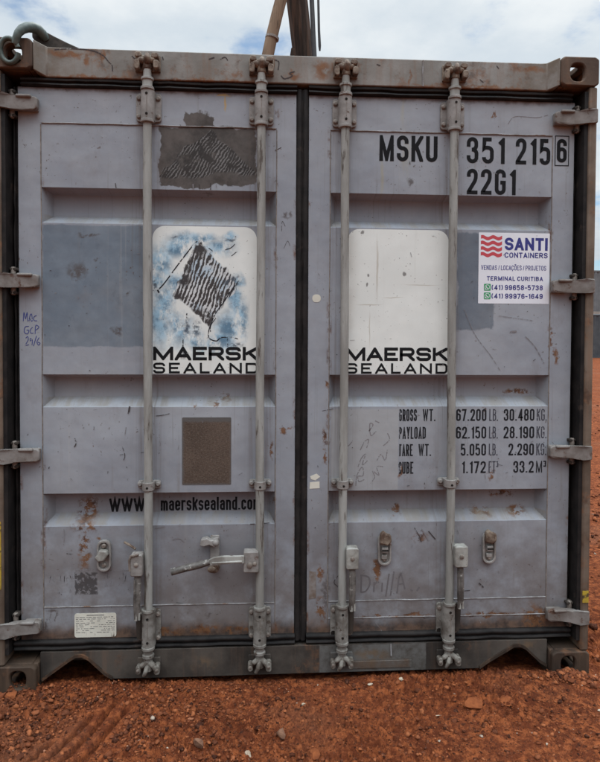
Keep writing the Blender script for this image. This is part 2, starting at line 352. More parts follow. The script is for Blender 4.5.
def plate_brown():
    M = Mat('weathered_film', .6, .3)
    c = M.mix(M.ms(M.noise(6, 5), .35, .65), (.062, .043, .032), (.092, .064, .048))
    c = M.mix(M.mul(M.ms(M.noise(1, 4, .7, (130, 1, 260)), .50, .62), .75), c, (.135, .105, .083))
    c = M.mix(M.mul(M.ms(M.noise(1, 4, .75, (150, 1, 190), (4, 4, 4)), .52, .62), .75), c, (.035, .024, .02))
    e = M.rect(M.warp(.008, 20), .736, .927, .830, 1.086, .006)
    c = M.mix(e, (.085, .078, .074), c)
    M.color(c); M.bump(M.noise(100, 4), .5, .002); return M.m
MT['brown'] = plate_brown()
def data_plate():
    M = Mat('cream_data_plate', .5, .35)
    c = M.mix(M.ms(M.noise(8, 5), .3, .7), (.60, .58, .50), (.50, .48, .41))
    c = M.mix(M.mul(M.ms(M.noise(1, 4, .7, (30, 1, 6)), .56, .68), M.ms(M.sp[2], .262, .205)), c, (.10, .07, .05))
    M.color(c); return M.m
MT['plate'] = data_plate()

# ------------------------------------------------------------------ mesh helper
class MB:
    def __init__(s): s.v = []; s.f = []
    def add(s, vs, fs):
        o = len(s.v); s.v += [tuple(p) for p in vs]; s.f += [tuple(i + o for i in f) for f in fs]; return s
    def box(s, x0, x1, y0, y1, z0, z1):
        return s.add([(x, y, z) for x in (x0, x1) for y in (y0, y1) for z in (z0, z1)],
                     [(0, 1, 3, 2), (4, 6, 7, 5), (0, 4, 5, 1), (2, 3, 7, 6), (0, 2, 6, 4), (1, 5, 7, 3)])
    def prism(s, poly, y0, y1):
        """outline in (x, z), extruded from y0 to y1"""
        n = len(poly)
        vs = [(x, y0, z) for x, z in poly] + [(x, y1, z) for x, z in poly]
        return s.add(vs, [tuple(range(n)), tuple(range(2 * n - 1, n - 1, -1))] + [(i, i + n, (i + 1) % n + n, (i + 1) % n) for i in range(n)])
    def tube(s, pts, r, n=14, cap=True, flat=1.0):
        pts = [Vector(p) for p in pts]; k = len(pts)
        rs = r if isinstance(r, (list, tuple)) else [r] * k
        vs = []; ref = None
        for i in range(k):
            t = (pts[min(i + 1, k - 1)] - pts[max(i - 1, 0)])
            if t.length < 1e-9: t = Vector((0, 0, 1))
            t.normalize()
            if ref is None: ref = Vector((0, 1, 0)) if abs(t.y) < .9 else Vector((1, 0, 0))
            a = (ref - t * ref.dot(t)).normalized(); b = t.cross(a); ref = a
            for j in range(n):
                th = 2 * math.pi * j / n
                vs.append(pts[i] + a * (rs[i] * math.cos(th) * flat) + b * (rs[i] * math.sin(th)))
        fs = [(i * n + j, i * n + (j + 1) % n, (i + 1) * n + (j + 1) % n, (i + 1) * n + j) for i in range(k - 1) for j in range(n)]
        if cap: fs += [tuple(range(n - 1, -1, -1)), tuple(range((k - 1) * n, k * n))]
        return s.add(vs, fs)
    def ell(s, c, rx, ry, rz, n=12, m=8):
        vs = []
        for i in range(1, m):
            ph = math.pi * i / m
            for j in range(n):
                th = 2 * math.pi * j / n
                vs.append((c[0] + rx * math.sin(ph) * math.cos(th), c[1] + ry * math.sin(ph) * math.sin(th), c[2] + rz * math.cos(ph)))
        T = len(vs); vs += [(c[0], c[1], c[2] + rz), (c[0], c[1], c[2] - rz)]
        fs = [(i * n + j, (i + 1) * n + j, (i + 1) * n + (j + 1) % n, i * n + (j + 1) % n) for i in range(m - 2) for j in range(n)]
        fs += [(T, j, (j + 1) % n) for j in range(n)] + [(T + 1, (m - 2) * n + (j + 1) % n, (m - 2) * n + j) for j in range(n)]
        return s.add(vs, fs)
    def ring_plate(s, f, outer, inner, t0, t1):
        """flat plate with a hole; f maps (u, v, depth) to a point"""
        n = len(outer)
        vs = [f(u, v, t) for t in (t0, t1) for L in (outer, inner) for (u, v) in L]
        fs = []
        for i in range(n):
            j = (i + 1) % n
            fs += [(i, j, n + j, n + i), (2 * n + i, 3 * n + i, 3 * n + j, 2 * n + j), (n + i, n + j, 3 * n + j, 3 * n + i), (i, 2 * n + i, 2 * n + j, j)]
        return s.add(vs, fs)
    def build(s, name, mat, parent=None, bevel=0., seg=2, weld=False, smooth=38, label=None):
        me = bpy.data.meshes.new(name); me.from_pydata(s.v, [], s.f)
        bm = bmesh.new(); bm.from_mesh(me)
        if weld: bmesh.ops.remove_doubles(bm, verts=bm.verts, dist=1e-5)
        bmesh.ops.recalc_face_normals(bm, faces=bm.faces)
        for f in bm.faces: f.smooth = True
        for e in bm.edges:
            e.smooth = not (len(e.link_faces) == 2 and e.calc_face_angle(0) > rad(smooth)) and len(e.link_faces) == 2
        bm.to_mesh(me); bm.free()
        o = bpy.data.objects.new(name, me); COL.objects.link(o); me.materials.append(mat)
        if parent: o.parent = parent
        if label: o['label'] = label
        if bevel:
            b = o.modifiers.new('bevel', 'BEVEL'); b.width = bevel; b.segments = seg; b.limit_method = 'ANGLE'; b.angle_limit = rad(30)
            b.use_clamp_overlap = True
        return o
def sheet(poly, y):
    return MB().add([(x, y, z) for x, z in poly], [tuple(range(len(poly)))])
def rrect(x0, x1, z0, z1, r, n=6, corners=(1, 1, 1, 1)):
    P = []
    for (cx, cz, a0, on) in ((x1 - r, z0 + r, -90, corners[0]), (x1 - r, z1 - r, 0, corners[1]), (x0 + r, z1 - r, 90, corners[2]), (x0 + r, z0 + r, 180, corners[3])):
        if on: P += [(cx + r * math.cos(rad(a0 + 90 * k / n)), cz + r * math.sin(rad(a0 + 90 * k / n))) for k in range(n + 1)]
        else:
            sx = 1 if a0 in (-90, 0) else -1; sz = 1 if a0 in (0, 90) else -1
            P.append((cx + sx * r, cz + sz * r))
    return P
def tag(o, label=None, cat=None, group=None, kind=None):
    if label: o['label'] = label
    if cat: o['category'] = cat
    if group: o['group'] = group
    if kind: o['kind'] = kind
    return o
def thing(name, label, cat, loc=(0, 0, 0), group=None):
    o = bpy.data.objects.new(name, None); COL.objects.link(o); o.location = loc; o.empty_display_size = .2
    return tag(o, label, cat, group)

# ------------------------------------------------------------------ stroke lettering
R = 1.0
GL = {
 'A': (1.0, [[(0, 0), (.5, 1), (1, 0)], [(.2, .28), (.8, .28)]], 1), 'B': (.95, [[(0, 0), (0, 1), (.94, 1, R), (.94, .52, R), (0, .52)], [(0, .52), (1, .52, R), (1, 0, R), (0, 0)]]),
 'C': (.95, [[(1, .70), (1, 1, R), (0, 1, R), (0, 0, R), (1, 0, R), (1, .30)]]), 'D': (1.0, [[(0, 0), (0, 1), (1, 1, R), (1, 0, R), 'c']]),
 'E': (.85, [[(1, 1), (0, 1), (0, 0), (1, 0)], [(0, .51), (.92, .51)]]), 'F': (.8, [[(1, 1), (0, 1), (0, 0)], [(0, .51), (.9, .51)]]),
 'G': (.98, [[(1, .72), (1, 1, R), (0, 1, R), (0, 0, R), (1, 0, R), (1, .48), (.5, .48)]]), 'I': (.02, [[(0, 0), (0, 1)]]),
 'J': (.8, [[(1, 1), (1, 0, R), (0, 0, R), (0, .3)]]), 'K': (.95, [[(0, 0), (0, 1)], [(1, 1), (.12, .46)], [(.38, .62), (1, 0)]], 1),
 'L': (.75, [[(0, 1), (0, 0), (1, 0)]]), 'M': (1.3, [[(0, 0), (0, 1), (.5, .02), (1, 1), (1, 0)]]), 'N': (1.0, [[(0, 0), (0, 1), (1, 0), (1, 1)]]),
 'O': (1.0, [[(0, 0, R), (0, 1, R), (1, 1, R), (1, 0, R), 'c']]), 'P': (.9, [[(0, 0), (0, 1), (1, 1, R), (1, .45, R), (0, .45)]]),
 'R': (.95, [[(0, 0), (0, 1), (1, 1, R), (1, .45, R), (0, .45)], [(.55, .45), (1, 0)]], 1), 'S': (.95, [[(1, .72), (1, 1, R), (0, 1, R), (0, .51, R), (1, .51, R), (1, 0, R), (0, 0, R), (0, .28)]]),
 'T': (.9, [[(0, 1), (1, 1)], [(.5, 1), (.5, 0)]]), 'U': (.95, [[(0, 1), (0, 0, R), (1, 0, R), (1, 1)]]), 'V': (1.0, [[(0, 1), (.5, 0), (1, 1)]], 1),
 'W': (1.4, [[(0, 1), (.25, 0), (.5, 1), (.75, 0), (1, 1)]], 1), 'Y': (.95, [[(0, 1), (.5, .42), (1, 1)], [(.5, .42), (.5, 0)]], 1),
 'Z': (.9, [[(0, 1), (1, 1), (0, 0), (1, 0)]]),
 '0': (.95, [[(0, 0, R), (0, 1, R), (1, 1, R), (1, 0, R), 'c']]), '1': (.42, [[(0, .80), (1, .97), (1, 0)]], 1),
 '2': (.95, [[(0, .72), (0, 1, R), (1, 1, R), (1, .60, .8), (0, .04), (0, 0), (1, 0)]]), '3': (.95, [[(0, .74), (0, 1, R), (.96, 1, R), (.96, .53, R), (.4, .53)], [(.4, .53), (1, .53, R), (1, 0, R), (0, 0, R), (0, .27)]]),
 '4': (1.0, [[(.76, 0), (.76, 1), (0, .25), (1, .25)]]), '5': (.95, [[(.95, 1), (.04, 1), (.02, .60), (.12, .63), (1, .63, R), (1, 0, R), (0, 0, R), (0, .20)]]),
 '6': (.95, [[(0, 0, R), (0, .58, R), (1, .58, R), (1, 0, R), 'c'], [(0, .3), (0, 1, R), (1, 1, R), (1, .75)]]), '7': (.9, [[(0, 1), (1, 1), (.35, 0)]]),
 '8': (.95, [[(.04, .53, R), (.04, 1, R), (.96, 1, R), (.96, .53, R), 'c'], [(0, 0, R), (0, .53, R), (1, .53, R), (1, 0, R), 'c']]),
 '9': (.95, [[(0, .42, R), (0, 1, R), (1, 1, R), (1, .42, R), 'c'], [(1, .7), (1, 0, R), (0, 0, R), (0, .25)]]),
 'a': (.9, [[(.03, .55), (.03, .74, R), (1, .74, R), (1, 0)], [(1, .44), (0, .44, R), (0, 0, R), (1, 0)]]), 'e': (.9, [[(0, .37), (1, .37), (1, .74, R), (0, .74, R), (0, 0, R), (1, 0, R), (1, .20)]]),
 'r': (.62, [[(0, 0), (0, .74)], [(0, .5), (0, .74, R), (1, .74)]]), 's': (.85, [[(1, .56), (1, .74, R), (0, .74, R), (0, .38, R), (1, .38, R), (1, 0, R), (0, 0, R), (0, .18)]]),
 'k': (.85, [[(0, 0), (0, 1)], [(1, .74), (.1, .34)], [(.4, .48), (1, 0)]], 1), 'l': (.02, [[(0, 0), (0, 1)]]), 'n': (.9, [[(0, 0), (0, .74)], [(0, .4), (0, .74, R), (1, .74, R), (1, 0)]]),
 'd': (.9, [[(1, 0), (1, 1)], [(1, .74), (0, .74, R), (0, 0, R), (1, 0)]]), 'c': (.85, [[(1, .52), (1, .74, R), (0, .74, R), (0, 0, R), (1, 0, R), (1, .22)]]),
 'o': (.9, [[(0, 0, R), (0, .74, R), (1, .74, R), (1, 0, R), 'c']]), 'm': (1.5, [[(0, 0), (0, .74)], [(0, .4), (0, .74, R), (.5, .74, R), (.5, 0)], [(.5, .4), (.5, .74, R), (1, .74, R), (1, 0)]]),
 'w': (1.35, [[(0, .74), (.25, 0), (.5, .74), (.75, 0), (1, .74)]], 1), '.': (.02, [[(0, -.06), (0, .07)]]), '/': (.5, [[(0, -.05), (1, 1.05)]]),
 '(': (.35, [[(1, 1.08), (0, .85, .6), (0, .15, .6), (1, -.08)]]), ')': (.35, [[(0, 1.08), (1, .85, .6), (1, .15, .6), (0, -.08)]]), '-': (.5, [[(0, .44), (1, .44)]]),
 'Ç': (.95, [[(1, .70), (1, 1, R), (0, 1, R), (0, 0, R), (1, 0, R), (1, .30)], [(.5, 0), (.5, -.22), (.25, -.22)]]),
 'Õ': (1.0, [[(0, 0, R), (0, 1, R), (1, 1, R), (1, 0, R), 'c'], [(.1, 1.2), (.35, 1.32), (.65, 1.2), (.9, 1.32)]]),
 '³': (.42, [[(0, 1), (1, 1), (1, .78), (.4, .78)], [(.4, .78), (1, .78), (1, .55), (0, .55)]]),
}
def round_poly(pts, closed, rmax, seg=7):
    n = len(pts); outp = []
    for i, p in enumerate(pts):
        P = Vector(p[:2]); r = p[2] if len(p) > 2 else 0
        if r <= 0 or (not closed and i in (0, n - 1)): outp.append(P); continue
        A = Vector(pts[i - 1][:2]); B = Vector(pts[(i + 1) % n][:2])
        a = (A - P); b = (B - P)
        da = a.length * (.5 if (len(pts[i - 1]) > 2 and (closed or i - 1 > 0)) else .98); db = b.length * (.5 if (len(pts[(i + 1) % n]) > 2 and (closed or i + 1 < n - 1)) else .98)
        ra = min(r * rmax, da); rb = min(r * rmax, db)
        s0 = P + a.normalized() * ra; s1 = P + b.normalized() * rb
        k = .5523
        c0 = s0 + (P - s0) * k; c1 = s1 + (P - s1) * k
        for j in range(seg + 1):
            t = j / seg; u = 1 - t
            outp.append(s0 * u ** 3 + c0 * 3 * u * u * t + c1 * 3 * u * t * t + s1 * t ** 3)
    res = [outp[0]]
    for p in outp[1:]:
        if (p - res[-1]).length > 1e-5: res.append(p)
    if closed and (res[0] - res[-1]).length < 1e-5: res.pop()
    return res
def clip_poly(poly, axis, lim, keep_less):
    o = []
    for i in range(len(poly)):
        a, b = poly[i - 1], poly[i]
        ia = (a[axis] <= lim) == keep_less or a[axis] == lim; ib = (b[axis] <= lim) == keep_less or b[axis] == lim
        if ia != ib:
            t = (lim - a[axis]) / (b[axis] - a[axis]); o.append((a[0] + (b[0] - a[0]) * t, a[1] + (b[1] - a[1]) * t))
        if ib: o.append(b)
    return o
def paint_into(par, mb, mat):
    me = par.data; me.materials.append(mat); k = len(me.materials) - 1
    bm = bmesh.new(); bm.from_mesh(me); vs = [bm.verts.new(v) for v in mb.v]
    for f in mb.f:
        q = bm.faces.new([vs[i] for i in f]); q.material_index = k
    bm.to_mesh(me); bm.free()
LAY = [0]
def ribbon(mb, pts, wd, y, closed=False, clip=None, ext=(0., 0.)):
    n = len(pts)
    if n < 2: return
    pts = [Vector(p) for p in pts]
    if not closed and (ext[0] or ext[1]):
        pts[0] = pts[0] + (pts[0] - pts[1]).normalized() * ext[0]; pts[-1] = pts[-1] + (pts[-1] - pts[-2]).normalized() * ext[1]
    Ls, Rs = [], []
    for i in range(n):
        pa = pts[i - 1] if (i > 0 or closed) else None; pb = pts[(i + 1) % n] if (i < n - 1 or closed) else None
        t0 = (pts[i] - pa).normalized() if pa is not None else None; t1 = (pb - pts[i]).normalized() if pb is not None else None
        if t0 is None: t0 = t1
        if t1 is None: t1 = t0
        t = t0 + t1
        if t.length < 1e-6: t = t1.copy()
        t.normalize(); nn = Vector((-t.y, t.x)); cs = max(.16, nn.dot(Vector((-t1.y, t1.x))))
        Ls.append(pts[i] + nn * (wd / 2 / cs)); Rs.append(pts[i] - nn * (wd / 2 / cs))
    LAY[0] = (LAY[0] + 1) % 7; yy = y - LAY[0] * 3e-5
    for i in range(n if closed else n - 1):
        j = (i + 1) % n
        poly = [tuple(Ls[i]), tuple(Ls[j]), tuple(Rs[j]), tuple(Rs[i])]
        if clip:
            for ax, lim, kl in ((0, clip[0], False), (0, clip[1], True), (1, clip[2], False), (1, clip[3], True)):
                poly = clip_poly(poly, ax, lim, kl)
                if len(poly) < 3: break
        if len(poly) >= 3: mb.add([(p[0], yy, p[1]) for p in poly], [tuple(range(len(poly)))])
def text(mb, s, x0, x1, z0, h, wt, y, gap=.22, space=.6, rr=.5, slant=0.):
    """letters of height h fitted between x0 and x1; wt = stroke width, rr = corner radius as a share of letter width"""
    units = 0.; fixed = 0.
    for i, ch in enumerate(s):
        if ch == ' ': units += space; continue
        units += GL[ch][0]; fixed += wt
        if i < len(s) - 1: units += gap
    U = ((x1 - x0) - fixed) / units
    x = x0
    for ch in s:
        if ch == ' ': x += space * U; continue
        g = GL[ch]; W = g[0] * U; dg = len(g) > 2
        ox, oz = x + wt / 2, z0 + wt / 2; H = h - wt
        for st in g[1]:
            cl = st[-1] == 'c'; q = st[:-1] if cl else st
            pts = [(ox + p[0] * W, oz + p[1] * H) + ((p[2],) if len(p) > 2 else ()) for p in q]
            pts = round_poly(pts, cl, min(rr * max(W, .3 * H), H * .5))
            low = min(p[1] for p in q); hi = max(p[1] for p in q)
            clip = (x - .001, x + W + wt + .001, z0 + min(low, 0) * H, z0 + wt + max(hi, 1) * H) if ch not in '/()' else None
            def reach(a, b):
                dx, dz = abs(a[0] - b[0]), abs(a[1] - b[1])
                if dz < 1e-6: return wt * .5 if a[0] in (0, 1) else 0.
                if dx < 1e-6: return wt * .5 if a[1] in (0, 1, .74) else 0.
                return wt * 1.0 if a[1] in (0, 1, .74) else 0.
            ribbon(mb, pts, wt, y, cl, clip, (0., 0.) if cl else (reach(q[0], q[1]), reach(q[-1], q[-2])))
        x += W + wt + gap * U
    return mb
def word(par, name, mat, *a, **k): return text(MB(), *a, **k).build(name, MT[mat], par)
def scrawl(mb, pts, wd, y):
    P = [Vector(p) for p in pts]
    if len(P) > 2:
        Q = []
        for i in range(len(P) - 1):
            p0, p1, p2, p3 = P[max(i - 1, 0)], P[i], P[i + 1], P[min(i + 2, len(P) - 1)]
            for k in range(5):
                t = k / 5; Q.append(.5 * (2 * p1 + (p2 - p0) * t + (2 * p0 - 5 * p1 + 4 * p2 - p3) * t * t + (3 * p1 - p0 - 3 * p2 + p3) * t ** 3))
        Q.append(P[-1]); P = Q
    ribbon(mb, P, wd, y)

# ================================================================== THE CONTAINER
BOX = thing('shipping_container', 'battered grey steel shipping container with closed double doors on red gravel', 'shipping container', (0, 0, 0))
WID, LEN, HGT = 2.438, 6.058, 2.591
YF = .060                                   # door face
# --- corner castings
def oval(cx, cz, hw, hh, n=32):
    P = []
    for i in range(n):
        a = 2 * math.pi * (i + .5) / n; c_, s_ = math.cos(a), math.sin(a)
        P.append((cx + hw * math.copysign(abs(c_) ** .75, c_), cz + hh * math.copysign(abs(s_) ** .75, s_)))
    return P
def rect_loop(u0, u1, v0, v1, n=32):
    P = []; cu, cv = (u0 + u1) / 2, (v0 + v1) / 2
    for i in range(n):
        a = 2 * math.pi * (i + .5) / n; c_, s_ = math.cos(a), math.sin(a); k = max(abs(c_), abs(s_))
        P.append((cu + c_ / k * (u1 - u0) / 2, cv + s_ / k * (v1 - v0) / 2))
    return P
def casting(mx, my, mz, mat):
    mb = MB(); X = lambda u: u if not mx else WID - u; Y = lambda u: u if not my else LEN - u; Z = lambda u: u if not mz else HGT - u
    T = .028
    # end face (u across, v up from the outer face), side face, outer horizontal face; holes as on the real fitting
    mb.ring_plate(lambda u, v, t: (X(u), Y(t), Z(v)), rect_loop(0, .162, 0, .118), oval(.092, .064, .031, .036), 0, T)
    mb.ring_plate(lambda u, v, t: (X(t), Y(u), Z(v)), rect_loop(T, .178, 0, .118), oval(.094, .064, .036, .036), 0, T)
    mb.ring_plate(lambda u, v, t: (X(u), Y(v), Z(t)), rect_loop(T, .162, T, .178), oval(.09, .10, .033, .055), 0, T)
    a = [X(.140), X(.162)]; b = [Y(T), Y(.178)]; c_ = [Z(T), Z(.118)]
    mb.box(min(a), max(a), min(b), max(b), min(c_), max(c_))
    a = [X(T), X(.140)]; b = [Y(.156), Y(.178)]
    mb.box(min(a), max(a), min(b), max(b), min(c_), max(c_))
    b = [Y(T), Y(.156)]; c_ = [Z(.096), Z(.118)]
    mb.box(min(a), max(a), min(b), max(b), min(c_), max(c_))
    return mb.build('corner_casting', mat, BOX, .006, 2)
for mx in (0, 1):
    for my in (0, 1):
        for mz in (0, 1): casting(mx, my, mz, MT['casting'] if mz else MT['lowcast'])
# --- header: front beam with sloped cheeks up to the castings
def beam(prof, y0, name, mat, top, bot):
    pass
hd = MB()
hx = [(.164, .004, 2.588), (.204, .040, 2.578), (.23, .040, 2.576), (1.2, .040, 2.575), (2.208, .040, 2.577), (2.234, .040, 2.579), (2.274, .004, 2.588)]
zb = [2.472, 2.458, 2.458, 2.462, 2.464, 2.464, 2.474]
vs = []
for (x, y, zt), b in zip(hx, zb): vs += [(x, y, b), (x, y, zt), (x, .150, zt), (x, .150, b)]
fs = []
for i in range(len(hx) - 1):
    for k in range(4): fs.append((i * 4 + k, i * 4 + (k + 1) % 4, (i + 1) * 4 + (k + 1) % 4, (i + 1) * 4 + k))
fs += [(0, 1, 2, 3), tuple(4 * (len(hx) - 1) + k for k in (3, 2, 1, 0))]
hd.add(vs, fs)
HEAD = hd.build('header_beam', MT['header'], BOX, .004, 2)
wb = MB(); wb.tube([(1.712, .039, 2.572), (1.710, .0385, 2.52), (1.713, .039, 2.466)], .0028, 8)
wb.build('weld_bead', MT['weld'], HEAD)
cr_ = MB()      # cracked paint edges and scratches on the header
for pts in ([(.235, 2.566), (.30, 2.572), (.375, 2.568), (.42, 2.552), (.445, 2.525), (.458, 2.512), (.460, 2.488)], [(.535, 2.552), (.556, 2.530), (.566, 2.505)], [(.84, 2.548), (.862, 2.556)], [(.885, 2.55), (.905, 2.558), (.916, 2.545)],
            [(1.095, 2.555), (1.120, 2.548), (1.118, 2.515)], [(1.13, 2.492), (1.145, 2.480), (1.175, 2.492), (1.165, 2.503), (1.185, 2.510)], [(1.95, 2.502), (1.965, 2.490)], [(.655, 2.552), (.66, 2.54)], [(2.02, 2.56), (2.03, 2.548)], [(1.52, 2.55), (1.535, 2.545)]):
    scrawl(cr_, pts, random.uniform(.0035, .006), .0392)
HEAD_MARKS = cr_
# (cracks are painted into the header once the lettering helpers exist)
paint_into(HEAD, HEAD_MARKS, MT['scratch'])
# --- sill with two fork pocket arches
def arch(x0, xm, x1, zt, zb):
    L = [(x0, zb), (x0 + .03, zb + .022)]
    L += [(xm - .035, zt - .016), (xm - .012, zt - .002), (xm + .012, zt - .001), (xm + .038, zt - .014)]
    return L + [(x1 - .03, zb + .018), (x1, zb)]
zs = .036
A1 = arch(.172, .318, .452, .132, zs); A2 = arch(1.980, 2.140, 2.272, .128, zs)
sl_poly = [(.1645, zs), *A1, (.75, zs - .002), (1.3, zs), *A2, (2.2735, zs), (2.2735, .152), (.1645, .152)]
SILL = MB().prism(sl_poly, .045, .075).build('door_sill', MT['sill'], BOX, .003, 2)
for A in (A1, A2):     # curved plate lining each fork pocket
    mb = MB(); n = len(A)
    inner = [(x, z) for x, z in A]; outer = [(x, z + .012) for x, z in A]
    for i in range(n - 1):
        a, b, c_, d_ = inner[i], inner[i + 1], outer[i + 1], outer[i]
        mb.prism([a, b, c_, d_], .036, .30)
    mb.build('pocket_plate', MT['lowcast'], SILL, 0)
mb = MB(); mb.box(1.400, 1.690, .041, .0445, .050, .082); mb.build('patch_plate', MT['sill'], SILL, .002, 1)
mb = MB(); mb.tube([(1.60, .044, .150), (1.602, .0435, .10)], .003, 8); mb.build('weld_bead', MT['weld'], SILL)
# threshold behind the sill and dark jamb around the doors
mb = MB(); mb.box(.166, 2.272, .076, .20, .10, .152); mb.box(.054, 2.384, .136, .16, .153, 2.455); mb.build('door_jamb', MT['dark'], BOX)
# --- corner posts (front face narrow)
def post(x0, x1, y0, y1, mir):
    mb = MB()
    jog = [(.003, .119), (.05, .119)]
    mb.box(x0, x1, y0, y1, .1185, HGT - .1185)
    return mb.build('corner_post', MT['post'], BOX, .008, 3)
post(.003, .038, .006, .17, 0); post(WID - .038, WID - .003, .006, .17, 1)
post(.003, .10, LEN - .17, LEN - .006, 0); post(WID - .10, WID - .003, LEN - .17, LEN - .006, 1)
yl = simple('worn_yellow_paint', (.42, .30, .03), (.30, .20, .03), 20, .6, .3, .2, 60, ((.05, .035, .025), .50, 22, .95))
mb = MB().box(.006, .030, .003, .0052, .43, .70); mb.build('warning_stripe', yl, BOX)
mb = MB().box(2.404, 2.430, .003, .0052, .325, .375); mb.build('warning_stripe', yl, BOX)
# --- the rest of the box
def corrug(u0, u1, step, depth):
    P = []; u = u0
    pat = [(0, 0), (.070, 0), (.138, depth), (.208, depth)]
    while u < u1 - .001:
        for a, dd in pat:
            if u + a < u1: P.append((u + a, dd))
        u += .276
    P.append((u1, 0)); return P
for mx in (0, 1):
    P = corrug(.178, LEN - .178, .276, .036); mb = MB(); vs = []
    for (u, dd) in P:
        xx = .012 + dd if not mx else WID - .012 - dd
        vs += [(xx, u, .16), (xx, u, HGT - .075)]
    mb.add(vs, [(2 * i, 2 * i + 1, 2 * i + 3, 2 * i + 2) for i in range(len(P) - 1)])
    mb.build('side_wall', MT['side'], BOX, smooth=20)
    xa, xb = (.004, .064) if not mx else (WID - .064, WID - .004)
    MB().box(xa, xb, .1785, LEN - .1785, HGT - .075, HGT - .012).build('top_rail', MT['post'], BOX, .004)
    MB().box(xa, xb, .1785, LEN - .1785, .018, .160).build('bottom_rail', MT['sill'], BOX, .004)
P = corrug(.17, LEN - .17, .276, -.020); mb = MB(); vs = []
for (u, dd) in P: vs += [(.066, u, HGT - .032 + dd), (WID - .066, u, HGT - .032 + dd)]
mb.add(vs, [(2 * i, 2 * i + 1, 2 * i + 3, 2 * i + 2) for i in range(len(P) - 1)]); mb.build('roof', MT['side'], BOX, smooth=20)
P = corrug(.10, WID - .10, .276, .036); mb = MB(); vs = []
for (u, dd) in P: vs += [(u, LEN - .02 - dd, .13), (u, LEN - .02 - dd, HGT - .06)]
mb.add(vs, [(2 * i, 2 * i + 1, 2 * i + 3, 2 * i + 2) for i in range(len(P) - 1)]); mb.build('end_wall', MT['side'], BOX, smooth=20)
MB().box(.066, WID - .066, .31, LEN - .18, .13, .16).build('floor', MT['dark'], BOX)

# --- doors
ZB, ZT = .198, 2.426
POCK = [(1.889, 2.031), (1.147, 1.280), (.660, .795)]
def door(x0, x1, cx0, cx1):
    mb = MB()
    Yp = YF + .002; D = .064; inx = .028
    zl = [.330]
    for zb_, zt_ in sorted(POCK): zl += [zb_, zt_]
    zl += [2.286]
    for i in range(len(zl) - 1):
        a, b = zl[i], zl[i + 1]
        if i % 2 == 0: mb.add([(cx0, Yp, a), (cx1, Yp, a), (cx1, Yp, b), (cx0, Yp, b)], [(0, 1, 2, 3)])
        else:
            o = [(cx0, a), (cx1, a), (cx1, b), (cx0, b)]; n = [(cx0 + inx, a + .036), (cx1 - inx, a + .036), (cx1 - inx, b - .016), (cx0 + inx, b - .016)]
            mb.add([(x, Yp, z) for x, z in o] + [(x, Yp + D, z) for x, z in n], [(0, 1, 5, 4), (1, 2, 6, 5), (2, 3, 7, 6), (3, 0, 4, 7), (4, 5, 6, 7)])
    # rails and stiles 2 mm proud, edges turned back
    def ring(a, b):
        mb.add([(a[0], Yp - .002, a[1]), (b[0], Yp - .002, b[1])], [])
    O = [(x0, ZB), (x1, ZB), (x1, ZT), (x0, ZT)]; I = [(cx0, .330), (cx1, .330), (cx1, 2.286), (cx0, 2.286)]
    vs = [(x, YF, z) for x, z in O] + [(x, YF, z) for x, z in I] + [(x, Yp, z) for x, z in I] + [(x, YF + .074, z) for x, z in O]
    fs = []
    for i in range(4):
        j = (i + 1) % 4; fs += [(i, j, 4 + j, 4 + i), (4 + i, 4 + j, 8 + j, 8 + i), (i, 12 + i, 12 + j, j)]
    fs.append((12, 15, 14, 13))
    mb.add(vs, fs)
    return mb.build('door', MT['door'], BOX, .0055, 3, weld=True, smooth=30)
DL = door(.084, 1.194, .173, 1.114); DR = door(1.246, 2.366, 1.334, 2.273)
DL['label'] = 'left door leaf with torn emblem panel and blue repaint'
DR['label'] = 'right door leaf with the container number and weights'
def weld_line(par, x0, x1, z, y=YF - .0004):
    mb = MB(); n = 24
    mb.tube([(x0 + (x1 - x0) * i / n, y, z + random.uniform(-.0012, .0012)) for i in range(n + 1)], .0026, 6)
    mb.build('weld_bead', MT['weld'], par)
weld_line(DL, .176, 1.11, 2.2865); weld_line(DR, 1.337, 2.27, 2.2865)
weld_line(DL, .176, 1.11, .3295); weld_line(DR, 1.337, 2.27, .3295); weld_line(DR, 1.337, 2.27, .2570)
for par, xs in ((DL, (.173, 1.114)), (DR, (1.334, 2.273))):
    for x in xs:
        mb = MB(); mb.tube([(x + random.uniform(-.001, .001), YF + .0005, .24 + k * .17) for k in range(13)], .0020, 6); mb.build('seam', MT['bolt'], par)

# --- rubber gaskets: double-lipped strips round each door
def gasket_h(par, x0, x1, z0, z1, lo=.048):
    mb = MB(); h = z1 - z0; n = 30
    prof = [(.085, z0), (lo + .006, z0 + .002), (lo, z0 + h * .18), (lo + .002, z0 + h * .34), (lo + .010, z0 + h * .42), (lo + .010, z0 + h * .50), (lo - .001, z0 + h * .62), (lo - .002, z0 + h * .82), (lo + .006, z1 - .002), (.085, z1)]
    m_ = len(prof); vs = []
    for i in range(n + 1):
        x = x0 + (x1 - x0) * i / n; dz = .0010 * math.sin(i * .9 + x0) + random.uniform(-.0007, .0007); dy = random.uniform(-.0015, .0015)
        vs += [(x, y + dy, z + dz) for y, z in prof]
    mb.add(vs, [(i * m_ + k, i * m_ + k + 1, (i + 1) * m_ + k + 1, (i + 1) * m_ + k) for i in range(n) for k in range(m_ - 1)])
    return mb.build('gasket', MT['rubber'], par, smooth=60)
